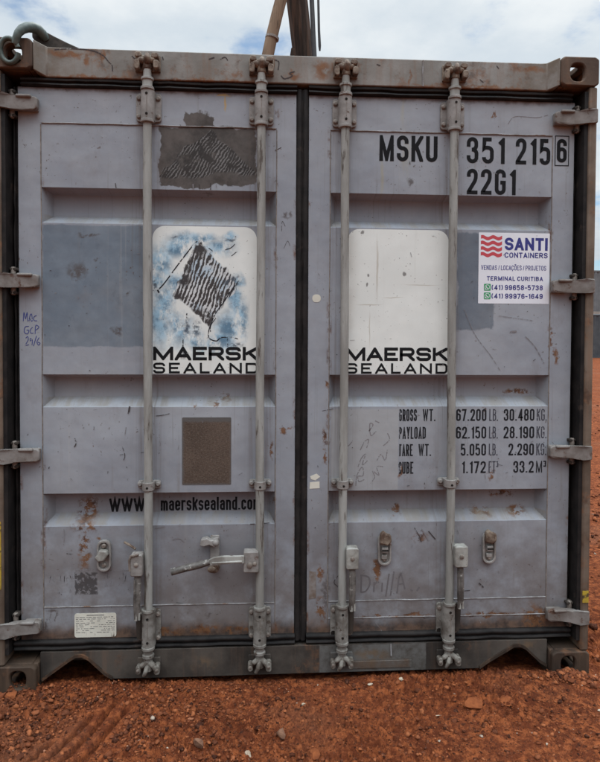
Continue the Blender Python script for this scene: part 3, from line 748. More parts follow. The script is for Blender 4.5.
def gasket_v(par, x0, x1, z0, z1, lo=.056, rag=.003):
    mb = MB(); h = x1 - x0; n = 60
    prof = [(.100, x0), (lo + .006, x0 + .002), (lo, x0 + h * .2), (lo + .001, x0 + h * .40), (lo + .008, x0 + h * .46), (lo + .008, x0 + h * .54), (lo, x0 + h * .62), (lo, x0 + h * .82), (lo + .006, x1 - .002), (.100, x1)]
    m_ = len(prof); vs = []
    for i in range(n + 1):
        z = z0 + (z1 - z0) * i / n; dx = random.uniform(-rag, rag) * .5
        vs += [(x + (dx if 0 < k < m_ - 1 else 0), y + random.uniform(-.001, .001), z) for k, (y, x) in enumerate(prof)]
    mb.add(vs, [(i * m_ + k, i * m_ + k + 1, (i + 1) * m_ + k + 1, (i + 1) * m_ + k) for i in range(n) for k in range(m_ - 1)])
    return mb.build('gasket', MT['rubber'], par, smooth=60)
gasket_h(DL, .10, 1.196, ZT - .001, 2.460, .043); gasket_h(DR, 1.244, 2.35, ZT - .001, 2.462, .043)
gasket_h(DL, .06, 1.196, .154, ZB + .001, .046); gasket_h(DR, 1.244, 2.378, .154, ZB + .001, .046)
gasket_v(DL, 1.1925, 1.2465, .170, 2.445, .053, .0025)
gasket_v(DL, .056, .086, .16, 2.43, .074); gasket_v(DR, 2.364, 2.380, .16, 2.43, .074)
for xa, xb in ((.0385, .0535), (WID - .0535, WID - .0385)):
    MB().box(xa, xb, .014, .118, .160, 2.455).build('post_liner', MT['rubber'], BOX)
mb = MB(); mb.add([(.051, .10, .153), (.165, .085, .153), (.165, .085, .118), (.051, .10, .118)], [(0, 1, 2, 3)])

# --- hinges
def hinge(mx, z):
    X = lambda u: u if not mx else WID - u
    P = [(.006, -.029), (.045, -.030), (.075, -.028), (.110, -.027), (.160, -.027), (.171, -.019), (.172, .018), (.163, .026), (.115, .027), (.075, .027), (.045, .030), (.006, .029)]
    mb = MB(); n = len(P)
    yf = lambda x: -.008 if x < .05 else (.012 if x < .08 else .026)
    vs = [(X(x), yf(x) + .002 * math.sin(x * 60 + z), z + q) for x, q in P] + [(X(x), yf(x) + (.0135 if x < .05 else .022), z + q) for x, q in P]
    mb.add(vs, [tuple(range(n)), tuple(range(2 * n - 1, n - 1, -1))] + [(i, (i + 1) % n, (i + 1) % n + n, i + n) for i in range(n)])
    mb.box(min(X(.104), X(.168)), max(X(.104), X(.168)), .048, .0595, z - .027, z + .026)       # pad against the door
    # raised folded lip along the top of the blade
    a, b = sorted((X(.092), X(.150))); mb.box(a, b, .012, .034, z + .017, z + .0295)
    o = mb.build('hinge', MT['hinge'], BOX, .005, 2)
    pb = MB(); px = X(.068)
    pb.tube([(px, .046, z - .056), (px, .046, z - .052), (px, .046, z + .052), (px, .046, z + .056)], [.006, .0105, .0105, .006], 12)
    pb.build('hinge_pin', MT['bolt'], o)
    for dz in (-.047, .047):
        a, b = sorted((X(.056), X(.084))); MB().box(a, b, .036, .073, z + dz - .006, z + dz + .006).build('hinge_lug', MT['dark'], o, .003)
for z in (2.351, 1.653, .958, .262):
    hinge(0, z); hinge(1, z)

# --- locking bars
RX = [.600, 1.051, 1.391, 1.840]; RY = .022; RR = .0172
def bolt(par, x, y, z, r=.010, h=.008, mat='bolt'):
    MB().tube([(x, y, z), (x, y - h * .6, z), (x, y - h, z)], [r, r * .95, r * .55], 10).build('bolt', MT[mat], par)
def hole(par, x, y, z, r, d=.0012):
    MB().tube([(x, y, z), (x, y - d, z)], r, 10).build('bolt_hole', MT['hole'], par)
def guide(par, x, z0, z1, mat, hw=.050, missing=()):
    mb = MB(); zc = (z0 + z1) / 2; h = z1 - z0
    mb.prism(rrect(x - hw, x + hw, z0 + .004, z1 - .004, .012, 4), .0485, .0597)          # base plate
    # formed sleeve wrapping the bar
    P = []
    for k in range(13):
        a = math.pi * k / 12; P.append((x - .027 * math.cos(a), RY + .010 - .031 * math.sin(a)))
    vs = []
    for zz_ in (z0, z1): vs += [(px, py, zz_) for px, py in [(x - .027, .049)] + P + [(x + .027, .049)]]
    n = len(P) + 2
    mb.add(vs, [(k, k + 1, n + k + 1, n + k) for k in range(n - 1)] + [tuple(range(n)), tuple(range(2 * n - 1, n - 1, -1))])
    for zz_ in (z0 - .004, z1 + .004):                                                     # collars
        mb.tube([(x, RY, zz_ - .006), (x, RY, zz_ + .006)], .0265, 18)
    o = mb.build('guide_bracket', mat, par, .002, 2)
    for sx in (-1, 1):
        for sz in (-1, 1):
            if (sx, sz) in missing:
                hole(par, x + sx * (hw - .012), .0484, zc + sz * (h / 2 - .024), .011, .0006)
            else: bolt(par, x + sx * (hw - .012), .0485, zc + sz * (h / 2 - .024))
    for sz in (-1, 1): hole(par, x, RY - .0208, zc + sz * h * .33, .0052, .0014)
    sl_ = MB().tube([(x + .001, RY - .0212, zc - h * .25), (x + .001, RY - .0216, zc + h * .26)], .0011, 6); sl_.build('sleeve_seam', MT['bolt'], par)
def clamp(par, x, z):
    mb = MB()
    mb.prism(rrect(x - .046, x + .046, z - .016, z + .018, .010, 4), .050, .0597)
    P = [(x - .024 * math.cos(math.pi * k / 12), RY + .006 - .028 * math.sin(math.pi * k / 12)) for k in range(13)]
    n = len(P) + 2; vs = []
    for zz_ in (z - .017, z + .017): vs += [(px, py, zz_) for px, py in [(x - .024, .051)] + P + [(x + .024, .051)]]
    mb.add(vs, [(k, k + 1, n + k + 1, n + k) for k in range(n - 1)] + [tuple(range(n)), tuple(range(2 * n - 1, n - 1, -1))])
    mb.build('bar_clamp', MT['bracket'], par, .002, 2)
    bolt(par, x - .036, .050, z + .004, .011, .012, 'bracket'); bolt(par, x + .036, .050, z + .004, .011, .012, 'bracket')
    MB().tube([(x, RY - .0215, z - .003), (x, RY - .0228, z - .003)], .0048, 10).build('bolt_hole', MT['hole'], par)
def cam_top(par, x):
    mb = MB(); mat = MT['cam']
    mb.tube([(x, RY, 2.415), (x, RY, 2.446), (x, RY, 2.450), (x, RY, 2.458), (x, RY, 2.462), (x, RY, 2.500)], [.020, .020, .025, .025, .017, .015], 16)
    mb.build('bar_neck', MT['rod'], par)
    c_ = MB()
    c_.tube([(x, RY, 2.492), (x, RY, 2.540)], .019, 12)
    c_.tube([(x - .010, RY - .002, 2.520), (x - .026, RY - .012, 2.524), (x - .036, RY - .002, 2.532)], [.015, .013, .009], 10)
    c_.tube([(x + .010, RY - .004, 2.524), (x + .024, RY - .010, 2.526), (x + .038, RY + .002, 2.520)], [.015, .013, .010], 10)
    c_.tube([(x + .002, RY - .008, 2.512), (x + .003, RY - .022, 2.530), (x + .002, RY - .014, 2.546)], [.014, .013, .009], 10)
    c_.build('cam', mat, par, .0015, 1)
    k = MB()
    k.box(x - .050, x + .050, .030, .0395, 2.486, 2.552)
    k.prism(rrect(x - .048, x - .027, 2.484, 2.522, .009, 4), -.002, .031); k.prism(rrect(x + .026, x + .049, 2.488, 2.520, .009, 4), -.004, .031)
    k.prism(rrect(x - .046, x - .020, 2.533, 2.553, .008, 4), .002, .031); k.prism(rrect(x + .018, x + .046, 2.530, 2.550, .008, 4), .000, .031)
    k.build('cam_keeper', MT['cam'], HEAD, .003, 2)
def cam_bottom(par, x, drop=0):
    mb = MB()
    mb.tube([(x, RY, .178), (x, RY, .150), (x, RY, .146), (x, RY, .136), (x, RY, .132), (x, RY, .092)], [.021, .019, .024, .024, .018, .016], 16)
    mb.build('bar_neck', MT['bracketlow'], par)
    c_ = MB()
    c_.tube([(x, RY, .120), (x, RY, .080)], .018, 12)
    c_.tube([(x + .006, RY - .006, .116), (x + .024, RY - .016, .106), (x + .034, RY - .012, .086), (x + .030, RY - .006, .074)], [.012, .011, .010, .007], 10)
    c_.tube([(x - .006, RY - .006, .114), (x - .024, RY - .014, .106), (x - .034, RY - .006, .094)], [.012, .010, .007], 10)
    c_.tube([(x - .002, RY - .010, .104), (x - .006, RY - .020, .086), (x - .016, RY - .016, .064)], [.010, .009, .007], 10)
    c_.build('cam', MT['camlow'], par, .0015, 1)
    k = MB()
    MB().box(x - .046, x + .046, .036, .0445, .074, .124).build('keeper_plate', MT['sill'], SILL, .002, 1)
    k.prism(rrect(x - .048, x - .028, .070, .104, .009, 4), .004, .035); k.build('cam_keeper', MT['camlow'], SILL, .003, 2)
    k = MB(); k.prism(rrect(x + .026, x + .048, .068, .108, .009, 4), .002, .035); k.build('cam_keeper', MT['camlow'], SILL, .003, 2)
    bolt(par, x - .038, .004, .088, .007, .004); bolt(par, x + .037, .002, .088, .007, .004)
rods = []
for i, x in enumerate(RX):
    mb = MB(); n = 40
    mb.tube([(x + .0022 * math.sin(k * .16 + i * 2.1) * math.sin(math.pi * k / n), RY + .0012 * math.sin(k * .23 + i), .17 + (2.42 - .17) * k / n) for k in range(n + 1)], RR, 20)
    o = mb.build('locking_bar', MT['rod'], BOX); rods.append(o)
    guide(o, x, 2.292, 2.412, MT['bracket']); clamp(o, x, .831)
    guide(o, x, .176, .322, MT['bracketlow'], .046, () if i < 2 else ((-1, -1),))
    cam_top(o, x); cam_bottom(o, x)
# handles
def hub(par, x0, x1, z0, z1, mat, bz=None):
    mb = MB(); mb.prism(rrect(x0, x1, z0, z1, .008, 4), -.016, .030)
    mb.build('handle_hub', mat, par, .004, 2)
    bolt(par, (x0 + x1) / 2, -.016, bz or (z0 + z1) / 2 + .004, .0095, .006)
def down_handle(par, x, ztop, zend, tip, mat=None):
    mb = MB()
    mb.tube([(x, .000, ztop), (x + .001, -.004, ztop - .05), (x - .001, -.010, ztop - .12), (x, -.008, zend)], [.013, .0145, .014, .012], 12, True, .55)
    mb.tube([(x - .009, -.010, ztop - .02), (x - .008, -.016, ztop - .10), (x - .007, -.012, zend + .006)], [.004, .005, .004], 8)
    mb.build('handle', mat or MT['handle'], par, 0)
    t = MB(); t.tube([(x - .002, -.010, tip + .035), (x - .004, -.013, tip)], [.009, .006], 10, True, .6); t.tube([(x + .008, -.010, tip + .030), (x + .009, -.013, tip + .002)], [.005, .004], 8); t.build('handle_tip', MT['rodlow'], par)
    k = MB(); k.tube([(x, .020, zend + .01), (x + .001, .028, zend - .05), (x, .034, .205)], [.012, .012, .010], 10, True, .6); k.build('handle_shank', MT['dark'], par)
hub(rods[0], .536, .584, .478, .566, MT['bracket']); down_handle(rods[0], .562, .482, .300, .300)
mb = MB(); mb.tube([(.500, .045, .598), (.525, .04, .586), (.548, .03, .574)], .005, 8); mb.build('bent_wire', MT['cam'], rods[0])
mb = MB(); mb.tube([(.535, -.012, .500), (.533, -.016, .545), (.540, -.018, .562), (.570, -.018, .568)], .005, 8); mb.build('hub_rim', MT['bolt'], rods[0])
hub(rods[2], 1.402, 1.452, .490, .578, MT['rodlow'], .536); down_handle(rods[2], 1.428, .492, .318, .318)
hub(rods[3], 1.852, 1.906, .490, .578, MT['rodlow'], .536); down_handle(rods[3], 1.878, .492, .318, .318)
# bar two: its handle swings out to the left, bent
mb = MB(); mb.prism(rrect(.985, 1.046, .484, .570, .007, 4), -.014, .032); mb.build('handle_hub', MT['bracket'], rods[1], .004, 2)
bolt(rods[1], 1.010, -.014, .516, .012, .008); bolt(rods[1], 1.030, -.014, .522, .009, .006)
P = [(.988, .556), (.905, .556), (.868, .552), (.828, .532), (.800, .522), (.838, .517), (.905, .524), (.95, .528), (.988, .526)]
mb = MB().prism(P, -.022, -.008); mb.tube([(.86, -.022, .530), (.98, -.020, .534)], [.004, .006], 8); mb.build('handle', MT['rodlow'], rods[1], .003, 2)
mb = MB(); mb.tube([(.850, -.018, .534), (.805, -.020, .522), (.760, -.024, .514), (.700, -.028, .499)], [.012, .0145, .0145, .0135], 14); mb.build('handle_grip', MT['handle'], rods[1])

# --- handle retainers
def retainer(x, z0, z1, kind):
    mb = MB(); z = (z0 + z1) / 2
    mb.prism(rrect(x - .028, x + .028, z0, z1, .0265, 6), .052, .0597)
    inn = rrect(x - .020, x + .020, z0 + .010, z1 - .010, .019, 6); outr = rrect(x - .028, x + .028, z0, z1, .0265, 6)
    mb.ring_plate(lambda u, v, t: (u, t, v), outr, inn, .043, .0525)
    o = mb.build('handle_retainer', MT['bracket'], BOX, .002, 2)
    bolt(o, x, .052, z1 - .024, .011, .012); bolt(o, x, .052, z0 + .026, .010, .010)
    l = MB()
    if kind == 'latch':
        P = [(x - .016, z1 - .034), (x + .016, z1 - .036), (x + .024, z + .012), (x + .004, z - .016), (x - .018, z - .018), (x - .034, z + .000), (x - .020, z + .012)]
        l.prism(P, .022, .048); l.build('latch', MT['rodlow'], o, .006, 3)
    else:
        P = [(x - .024, z1 - .036), (x - .022, z1 + .002), (x - .008, z1 + .016), (x + .006, z1 + .004), (x + .024, z1 - .002), (x + .026, z1 - .030), (x + .010, z1 - .046)]
        l.prism(P, .026, .050); l.build('latch', MT['cam'], o, .006, 3)
        k = MB(); k.box(x - .014, x + .010, .040, .0525, z - .040, z - .022); k.box(x - .013, x + .013, .034, .0525, z - .010, z + .012); k.build('keeper_block', MT['bracket'], o, .003)
        h = MB(); h.box(x - .013, x + .013, .0335, .0345, z - .004, z + .003); h.build('slot', MT['hole'], o)
retainer(.418, .478, .606, 'latch'); retainer(1.571, .482, .616, 'hood'); retainer(2.018, .482, .616, 'hood')
# catch plate behind the swung handle
mb = MB(); mb.prism(rrect(.846, .884, .480, .618, .006, 3), .052, .0597); o = mb.build('catch_plate', MT['bracket'], BOX, .002)
mb = MB(); mb.prism([(.806, .585), (.812, .610), (.835, .616), (.852, .606), (.880, .612), (.884, .594), (.868, .578), (.845, .588), (.824, .582)], .020, .053); mb.ell((.872, .022, .597), .014, .012, .014); mb.build('latch', MT['bracket'], o, .005, 2)
mb = MB(); mb.tube([(.866, .052, .492), (.866, .020, .490)], [.022, .018], 12); mb.ell((.856, .018, .489), .018, .010, .013); mb.build('stop_boss', MT['cam'], o)

# --- painted panels, stickers, plates
YP = YF + .002                                  # ribbed panel face
def prim(poly, y, name, mat, par, th=.0004, label=None):
    return MB().prism(poly, y, y + th).build(name, mat, par, label=label)
PL = prim(rrect(.612, 1.034, 1.2835, 1.884, .050, 8, (0, 1, 1, 0)), YP - .0008, 'logo_panel', MT['panel_l'], BOX, label='white panel with a torn, blue stained diamond emblem')
PR = prim(rrect(1.408, 1.834, 1.2835, 1.884, .050, 8, (0, 1, 1, 0)), YP - .0008, 'logo_panel', MT['panel_r'], BOX, label='plain white panel with scuffed surface')
for par, xa, xb in ((PL, .614, 1.040), (PR, 1.404, 1.834)):
    word(par, 'lettering', 'ink', 'MAERSK', xa, xb, 1.338, .056, .0130, YP - .0012, .13, rr=.26)
    word(par, 'lettering', 'ink', 'SEALAND', xa, xb, 1.2845, .044, .0088, YP - .0012, .36, rr=.26)
mb = MB()
for pts, wd in (([(.638, 1.628), (.662, 1.655), (.72, 1.735), (.772, 1.803), (.792, 1.824)], .005), ([(.83, 1.803), (.868, 1.775), (.880, 1.768)], .003), ([(.632, 1.625), (.640, 1.610)], .007),
                ([(.925, 1.620), (.905, 1.585), (.866, 1.530), (.845, 1.480), (.838, 1.450), (.842, 1.428), (.870, 1.418), (.890, 1.432), (.935, 1.432), (.965, 1.425)], .0045), ([(.960, 1.665), (.93, 1.62)], .003),
                ([(.868, 1.512), (.848, 1.482), (.846, 1.455)], .003), ([(.750, 1.53), (.748, 1.500)], .005), ([(.735, 1.43), (.735, 1.385), (.742, 1.370)], .004), ([(.915, 1.430), (.916, 1.395)], .003), ([(.905, 1.79), (.93, 1.80), (.945, 1.815)], .003), ([(.93, 1.765), (.955, 1.785)], .003)):
    scrawl(mb, pts, wd, YP - .0012)
paint_into(PL, mb, ink('torn_black_outline', (.018, .018, .022), .53, 60))
# container number
Y0 = YP - .0008
word(DR, 'code_lettering', 'ink', 'MSKU', 1.538, 1.782, 2.166, .106, .0160, Y0, .36, rr=.5)
word(DR, 'number_lettering', 'ink', '351', 1.906, 2.068, 2.165, .108, .0158, Y0, .46, rr=.5); word(DR, 'number_lettering', 'ink', '215', 2.115, 2.264, 2.165, .108, .0158, Y0, .46, rr=.5)
word(DR, 'size_code_lettering', 'ink', '22G1', 1.908, 2.117, 2.036, .106, .0158, Y0, .44, rr=.5)
YS = YF - .0008
word(DR, 'check_digit', 'ink', '6', 2.291, 2.334, 2.176, .098, .0150, YS, rr=.5)
mb = MB(); ribbon(mb, [(2.284, 2.163), (2.284, 2.286), (2.342, 2.286), (2.342, 2.163)], .0035, YS, True); mb.build('check_digit_frame', MT['ink'], DR)
# weights
H = .0505; W_ = .0072
rows = [(1.0855, 'GROSS', 1.629, 1.706, 'WT.', 1.731, 1.785, '67.200', 'LB.', '30.480', 'KG.'), (1.0110, 'PAYLOAD', 1.629, 1.745, '', 0, 0, '62.150', 'LB.', '28.190', 'KG.'), (.9385, 'TARE', 1.629, 1.690, 'WT.', 1.714, 1.768, '5.050', 'LB.', '2.290', 'KG.'), (.8640, 'CUBE', 1.629, 1.693, '', 0, 0, '1.172', 'FT³', '33.2', 'M³')]
for z, a, xa, xe, a2, xa2, xe2, n1, u1, n2, u2 in rows:
    word(DR, 'weight_lettering', 'inkworn', a, xa, xe, z, H, .0058, Y0, .36, .95, .5)
    if a2: word(DR, 'weight_lettering', 'inkworn', a2, xa2, xe2, z, H, .0058, Y0, .32, .95, .5)
    word(DR, 'weight_lettering', 'inkworn', n1, 2.004 - .0217 * len(n1) + (.004 if n1[0] == '1' else 0), 2.004, z, H, W_, Y0, .36, .5, .5)
    word(DR, 'unit_lettering', 'inkfaint', u1, 2.016, 2.016 + (.038 if u1 == 'LB.' else .042), z, H, .0048, Y0, .30, .5, .5)
    word(DR, 'weight_lettering', 'inkworn', n2, 2.212 - .0222 * len(n2), 2.212, z, H, W_, Y0, .36, .5, .5)
    word(DR, 'unit_lettering', 'inkfaint' if u2 == 'KG.' else 'inkworn', u2, 2.222, 2.266, z, H, .0052, Y0, .30, .5, .5)
# web address in the lowest recess
YI = YP + .064 - .0008
word(DL, 'web_address', 'ink', 'www.', .421, .582, .700, .066, .0095, YI, .20, .6, .5)
word(DL, 'web_address', 'ink', 'maersksealand.com', .633, 1.052, .702, .056, .0085, YI, .30, .6, .5)
# brown film and small cream data plate
prim(rrect(.731, .931, .826, 1.104, .004, 2), YP - .0016, 'weathered_label', MT['brown'], BOX, .0012, label='rust brown weathered label on the left door')
DP = prim(rrect(.296, .464, .203, .302, .010, 4), YF - .0016, 'data_plate', MT['plate'], BOX, .0014, label='small cream data plate at the foot of the left door')
mb = MB()
for r_ in range(9):
    z = .286 - r_ * .0078; x = .302
    while x < .455:
        l_ = random.uniform(.006, .022); x2 = min(x + l_, .458)
        if not (.372 < x < .384) and random.random() < .85: ribbon(mb, [(x, z), (x2, z + random.uniform(-.0005, .0005))], .0018, YF - .0019)
        x = x2 + random.uniform(.003, .006)
ribbon(mb, [(.345, .294), (.415, .2945)], .0026, YF - .0019); mb.build('fine_print', MT['inkfaint'], DP)
# dealer sticker
ST = prim(rrect(1.962, 2.267, 1.581, 1.878, .002, 2), YP - .0010, 'dealer_sticker', MT['white'], BOX, .0006, label='white dealer sticker with red waves and navy text')
yq = YP - .0013
mb = MB()
for k in range(4):
    zc = 1.8565 - k * .0235; n = 28; top = []; bot = []
    for i in range(n + 1):
        t = i / n; x = 1.9705 + t * .091; dz = .0040 * math.sin(t * 4 * math.pi + .6)
        top.append((x, zc + dz + .0072)); bot.append((x, zc + dz - .0072))
    mb.add([(x, yq, z) for x, z in top + bot], [(i, i + 1, n + 2 + i, n + 1 + i) for i in range(n)])
mb.build('wave_emblem', MT['red'], ST)
word(ST, 'lettering', 'navy', 'SANTI', 2.073, 2.259, 1.805, .053, .0115, yq, .20, .5, .5); word(ST, 'lettering', 'navy', 'CONTAINERS', 2.073, 2.259, 1.7735, .0225, .0043, yq, .26, .5, .5)
word(ST, 'lettering', 'navy', 'TERMINAL CURITIBA', 1.998, 2.240, 1.677, .0185, .0036, yq, .30, .55, .5)
word(ST, 'lettering', 'navy', '(41) 99658-5738', 2.019, 2.240, 1.638, .0215, .0041, yq, .30, .5, .5); word(ST, 'lettering', 'navy', '(41) 99976-1649', 2.019, 2.240, 1.602, .0215, .0041, yq, .30, .5, .5)
word(ST, 'lettering', 'navylight', 'VENDAS / LOCAÇÕES / PROJETOS', 1.973, 2.253, 1.7215, .0205, .0027, yq, .30, .45, .5)
mb = MB()
for z in (1.6345, 1.5985):
    mb.add([(x, yq, q) for x, q in rrect(1.986, 2.015, z, z + .029, .003, 3)], [tuple(range(16))])
mb.build('message_icon', MT['green'], ST)
mb = MB()
for z in (1.6345, 1.5985):
    cx, cz = 2.0005, z + .0148
    ribbon(mb, [(cx + .0098 * math.cos(a), cz + .0098 * math.sin(a)) for a in [2 * math.pi * k / 18 for k in range(18)]], .0020, yq - .0003, True)
    scrawl(mb, [(cx - .0045, cz + .0048), (cx - .0035, cz - .0002), (cx + .0005, cz - .0040), (cx + .0050, cz - .0046)], .0030, yq - .0003)
    mb.add([(cx - .0095, yq - .0003, cz - .0040), (cx - .0110, yq - .0003, cz - .0110), (cx - .0040, yq - .0003, cz - .0090)], [(0, 1, 2)])
mb.build('handset_symbol', MT['white'], ST)
# handwriting
mb = MB()
def hand(mb, pts, ox, oz, sx, sz, wd, y): scrawl(mb, [(ox + px * sx, oz + pz * sz) for px, pz in pts], wd, y)
yh = YF - .0008
for ox, oz, st in ((.100, 1.494, [[(0, 0), (.1, 1), (.3, .3), (.5, 1), (.6, 0)], [(.75, 0), (.9, .7), (1.1, .8), (1.15, 0), (.8, .35)], [(1.75, .7), (1.4, .5), (1.4, .1), (1.8, .05)]]), (.104, 1.443, [[(.6, .9), (.1, .8), (0, .2), (.4, 0), (.6, .4), (.3, .45)], [(1.1, .8), (.8, .5), (.85, .1), (1.2, .1)], [(1.4, 0), (1.5, 1), (1.9, .8), (1.5, .45)]]), (.108, 1.398, [[(0, .8), (.3, 1), (.35, .6), (0, 0), (.45, .05)], [(.9, .6), (.65, .8), (.65, .5), (.9, .6), (.85, 0)], [(1.05, -.1), (1.45, 1.1)], [(1.8, .9), (1.5, .4), (1.7, 0), (1.9, .25), (1.6, .35)]])):
    for s_ in st: hand(mb, s_, ox, oz, .030, .034, .0027, yh)
mb.build('marker_note', MT['pen'], DL)
mb = MB()       # finger-written letters low on the right door
for s_ in ([(0, 0), (.02, .85)], [(-.05, .85), (.45, .75), (.55, .4), (.3, .05), (-.02, 0)], [(.8, .0), (.82, .5)], [(.82, .35), (1.0, .5), (1.1, .45)], [(1.3, 0), (1.33, .45)], [(1.55, -.25), (1.75, .9)], [(1.85, -.2), (2.05, 1.0)], [(2.25, -.1), (2.45, .9), (2.75, .1)], [(2.3, .35), (2.7, .4)], [(3.1, .1), (3.25, .0)], [(3.5, .0), (3.65, .2)]):
    hand(mb, s_, 1.475, .365, .068, .085, .0065, YP - .0006)
paint_into(DR, mb, ink('finger_marks', (.105, .095, .098), .60, 70))
mb = MB()       # looping chalk scribble on the repainted weights area
for s_ in ([(0, 0), (.05, .5), (.3, .9), (.35, .5), (.1, .45), (.15, .2), (.4, .3)], [(.1, .9), (.25, 1.3), (.45, 1.5), (.3, 1.0), (.55, 1.2)], [(.2, 1.7), (.4, 2.1), (.6, 2.2), (.5, 1.8)], [(.6, 2.6), (.8, 2.9), (.65, 2.95), (.7, 2.4), (.95, 2.6)], [(.7, .1), (.9, .4), (.8, .7), (1.1, .5), (1.0, .9), (1.3, .9)], [(1.0, 1.2), (1.2, 1.5), (1.4, 1.2), (1.5, 1.7)], [(1.3, 1.9), (1.6, 2.2), (1.5, 2.5)], [(-.5, 2.2), (-.4, 1.9), (-.2, 2.1)], [(.9, 3.1), (1.1, 3.0)]):
    hand(mb, s_, 1.450, .815, .088, .088, .0042, YP - .0006)
paint_into(DR, mb, MT['pencil'])
mb = MB()       # scribbled words around the dirt square, lower left door
for k in range(7):
    ox, oz = [(.195, .425), (.235, .430), (.275, .435), (.42, .445), (.47, .435), (.41, .405), (.47, .412)][k]
    for j in range(3): hand(mb, [(random.random() * .8, random.random()) for _ in range(3)], ox + j * .014, oz, .012, .030, .0024, YP - .0006)
for k in range(6): hand(mb, [(random.random() * .8, random.random()) for _ in range(3)], .205 + k * .035, .365 + .006 * (k % 2), .016, .036, .0024, YP - .0006)
scrawl(mb, [(.30, .478), (.38, .482), (.42, .468), (.47, .475), (.545, .472)], .005, YP - .0006)
paint_into(DL, mb, MT['pencil'])
# nicks and scratches: one part per door
def nicks(par, x0, x1, n, extra):
    mb = MB(); fb = MB()
    for _ in range(n):
        x = random.uniform(x0 + .02, x1 - .02); z = random.uniform(ZB + .02, ZT - .02)
        if any(a - .004 < z < b + .004 for a, b in POCK): continue
        if random.random() < .5: z = ZB + .02 + (z - ZB - .02) * .5
        if any(a - .01 < z < b + .01 for a, b in POCK): continue
        a = random.choice((random.gauss(0, .5), random.gauss(1.57, .3))); l = abs(random.gauss(0, .007)) * random.choice((.4, 1, 2.2)) + .002
        px, pz = l * math.cos(a), l * math.sin(a)
        scrawl(mb if random.random() < .35 else fb, [(x, z), (x + px * .5 + random.gauss(0, .001), z + pz * .5), (x + px, z + pz)], random.uniform(.0010, .0032), YF - .0005)
    for k, (pts, wd) in enumerate(extra): scrawl(mb if k % 3 else fb, pts, wd * random.uniform(.45, .85), YF - .0005)
    paint_into(par, mb, MT['scratch']); paint_into(par, fb, MT['pencil'])
def faint(par, L):
    mb = MB()
    for pts, wd in L: scrawl(mb, pts, wd, YF - .0005)
    paint_into(par, mb, MT['pencil'])
nicks(DL, .084, 1.194, 170, [([(.775, 2.055), (.776, 2.034)], .007), ([(.80, 2.06), (.801, 2.036)], .005), ([(.845, 2.06), (.846, 2.033)], .007), ([(.868, 2.058), (.869, 2.040)], .005), ([(.915, 2.07), (.916, 2.05)], .005), ([(.465, 2.052), (.468, 2.031)], .006), ([(.255, .650), (.257, .62), (.254, .585)], .005), ([(.265, .55), (.29, .546)], .004), ([(.30, 1.02), (.305, 1.0), (.298, .985)], .006), ([(.505, 1.065), (.50, 1.03)], .005), ([(.52, 1.15), (.515, 1.12)], .009), ([(.49, .985), (.50, .95), (.495, .93)], .004), ([(.62, .648), (.66, .655)], .006), ([(.62, 1.11), (.66, 1.115), (.68, 1.12)], .004), ([(1.01, .66), (1.09, .664)], .006), ([(.69, .60), (.72, .606), (.74, .59)], .004),
                              ([(1.135, 1.87), (1.138, 1.91), (1.15, 1.89)], .003), ([(1.145, 1.80), (1.16, 1.83), (1.17, 1.81)], .003)])
nicks(DR, 1.246, 2.366, 190, [([(2.10, 1.462), (2.13, 1.465)], .010), ([(1.665, 2.165), (1.667, 2.155)], .007), ([(1.70, .635), (1.72, .60), (1.73, .575)], .006), ([(1.73, .63), (1.75, .60), (1.76, .58)], .006), ([(1.76, .62), (1.79, .585)], .006), ([(1.40, .46), (1.36, .41), (1.40, .38)], .004), ([(1.53, .245), (1.56, .205), (1.58, .17)], .003), ([(1.98, .395), (2.0, .375)], .012)])
faint(DR, [([(1.90, 1.56), (1.95, 1.45), (2.02, 1.36), (2.06, 1.30)], .0022), ([(2.05, 1.53), (2.2, 1.51)], .002), ([(2.08, 2.33), (2.11, 2.362), (2.2, 2.36), (2.25, 2.372)], .0028), ([(2.16, 1.45), (2.21, 1.40), (2.25, 1.33)], .003)])
# half torn paper scraps on the right door's inner stile
prim(rrect(1.263, 1.298, 1.580, 1.612, .014, 5), YF - .0010, 'paper_scrap', MT['plate'], BOX, .0008, label='round torn paper dot on the right door')
prim([(1.258, .857), (1.285, .868), (1.300, .855), (1.28, .84), (1.262, .845)], YF - .0010, 'paper_scrap', MT['plate'], BOX, .0008, label='torn scrap of tape')
prim([(1.256, .805), (1.298, .807), (1.297, .835), (1.257, .832)], YF - .0010, 'paper_scrap', MT['plate'], BOX, .0008, label='rectangular tape remnant')
gp = simple('brown_dirt_film', (.13, .095, .075), (.22, .20, .19), 16, .7, .2)
prim([(1.255, .34), (1.285, .345), (1.285, .455), (1.256, .46)], YF - .0010, 'dirt_patch', gp, DR, .0006)

# ================================================================== hook with sling on the top left corner
HK = thing('lifting_hook', 'greenish steel lifting hook caught in the rusty top left corner of the container', 'hook', (.09, .01, 2.53))
galv = simple('weathered_galvanised_steel', (.045, .064, .056), (.095, .120, .108), 20, .45, .4, .3, 60, ((.07, .06, .05), .58, 18, .8)); 
def off(P, o=(.09, .01, 2.53)): return [(p[0] - o[0], p[1] - o[1], p[2] - o[2]) for p in P]
loop = []
for k in range(25):
    a = rad(100 + 335 * k / 24); loop.append((.082 + .034 * math.sin(a), -.012 - .006 * math.cos(a), 2.533 + .044 * math.cos(a)))
mb = MB().tube(off(loop), .0095, 12); mb.build('hook_loop', galv, HK)
arm = [(.106, -.018, 2.556), (.112, -.023, 2.575), (.120, -.022, 2.595), (.130, -.012, 2.615), (.142, .004, 2.631), (.156, .024, 2.642), (.170, .044, 2.644), (.182, .062, 2.636), (.190, .078, 2.622)]
arm_r = [.012, .0135, .0155, .0175, .019, .020, .0195, .018, .014]
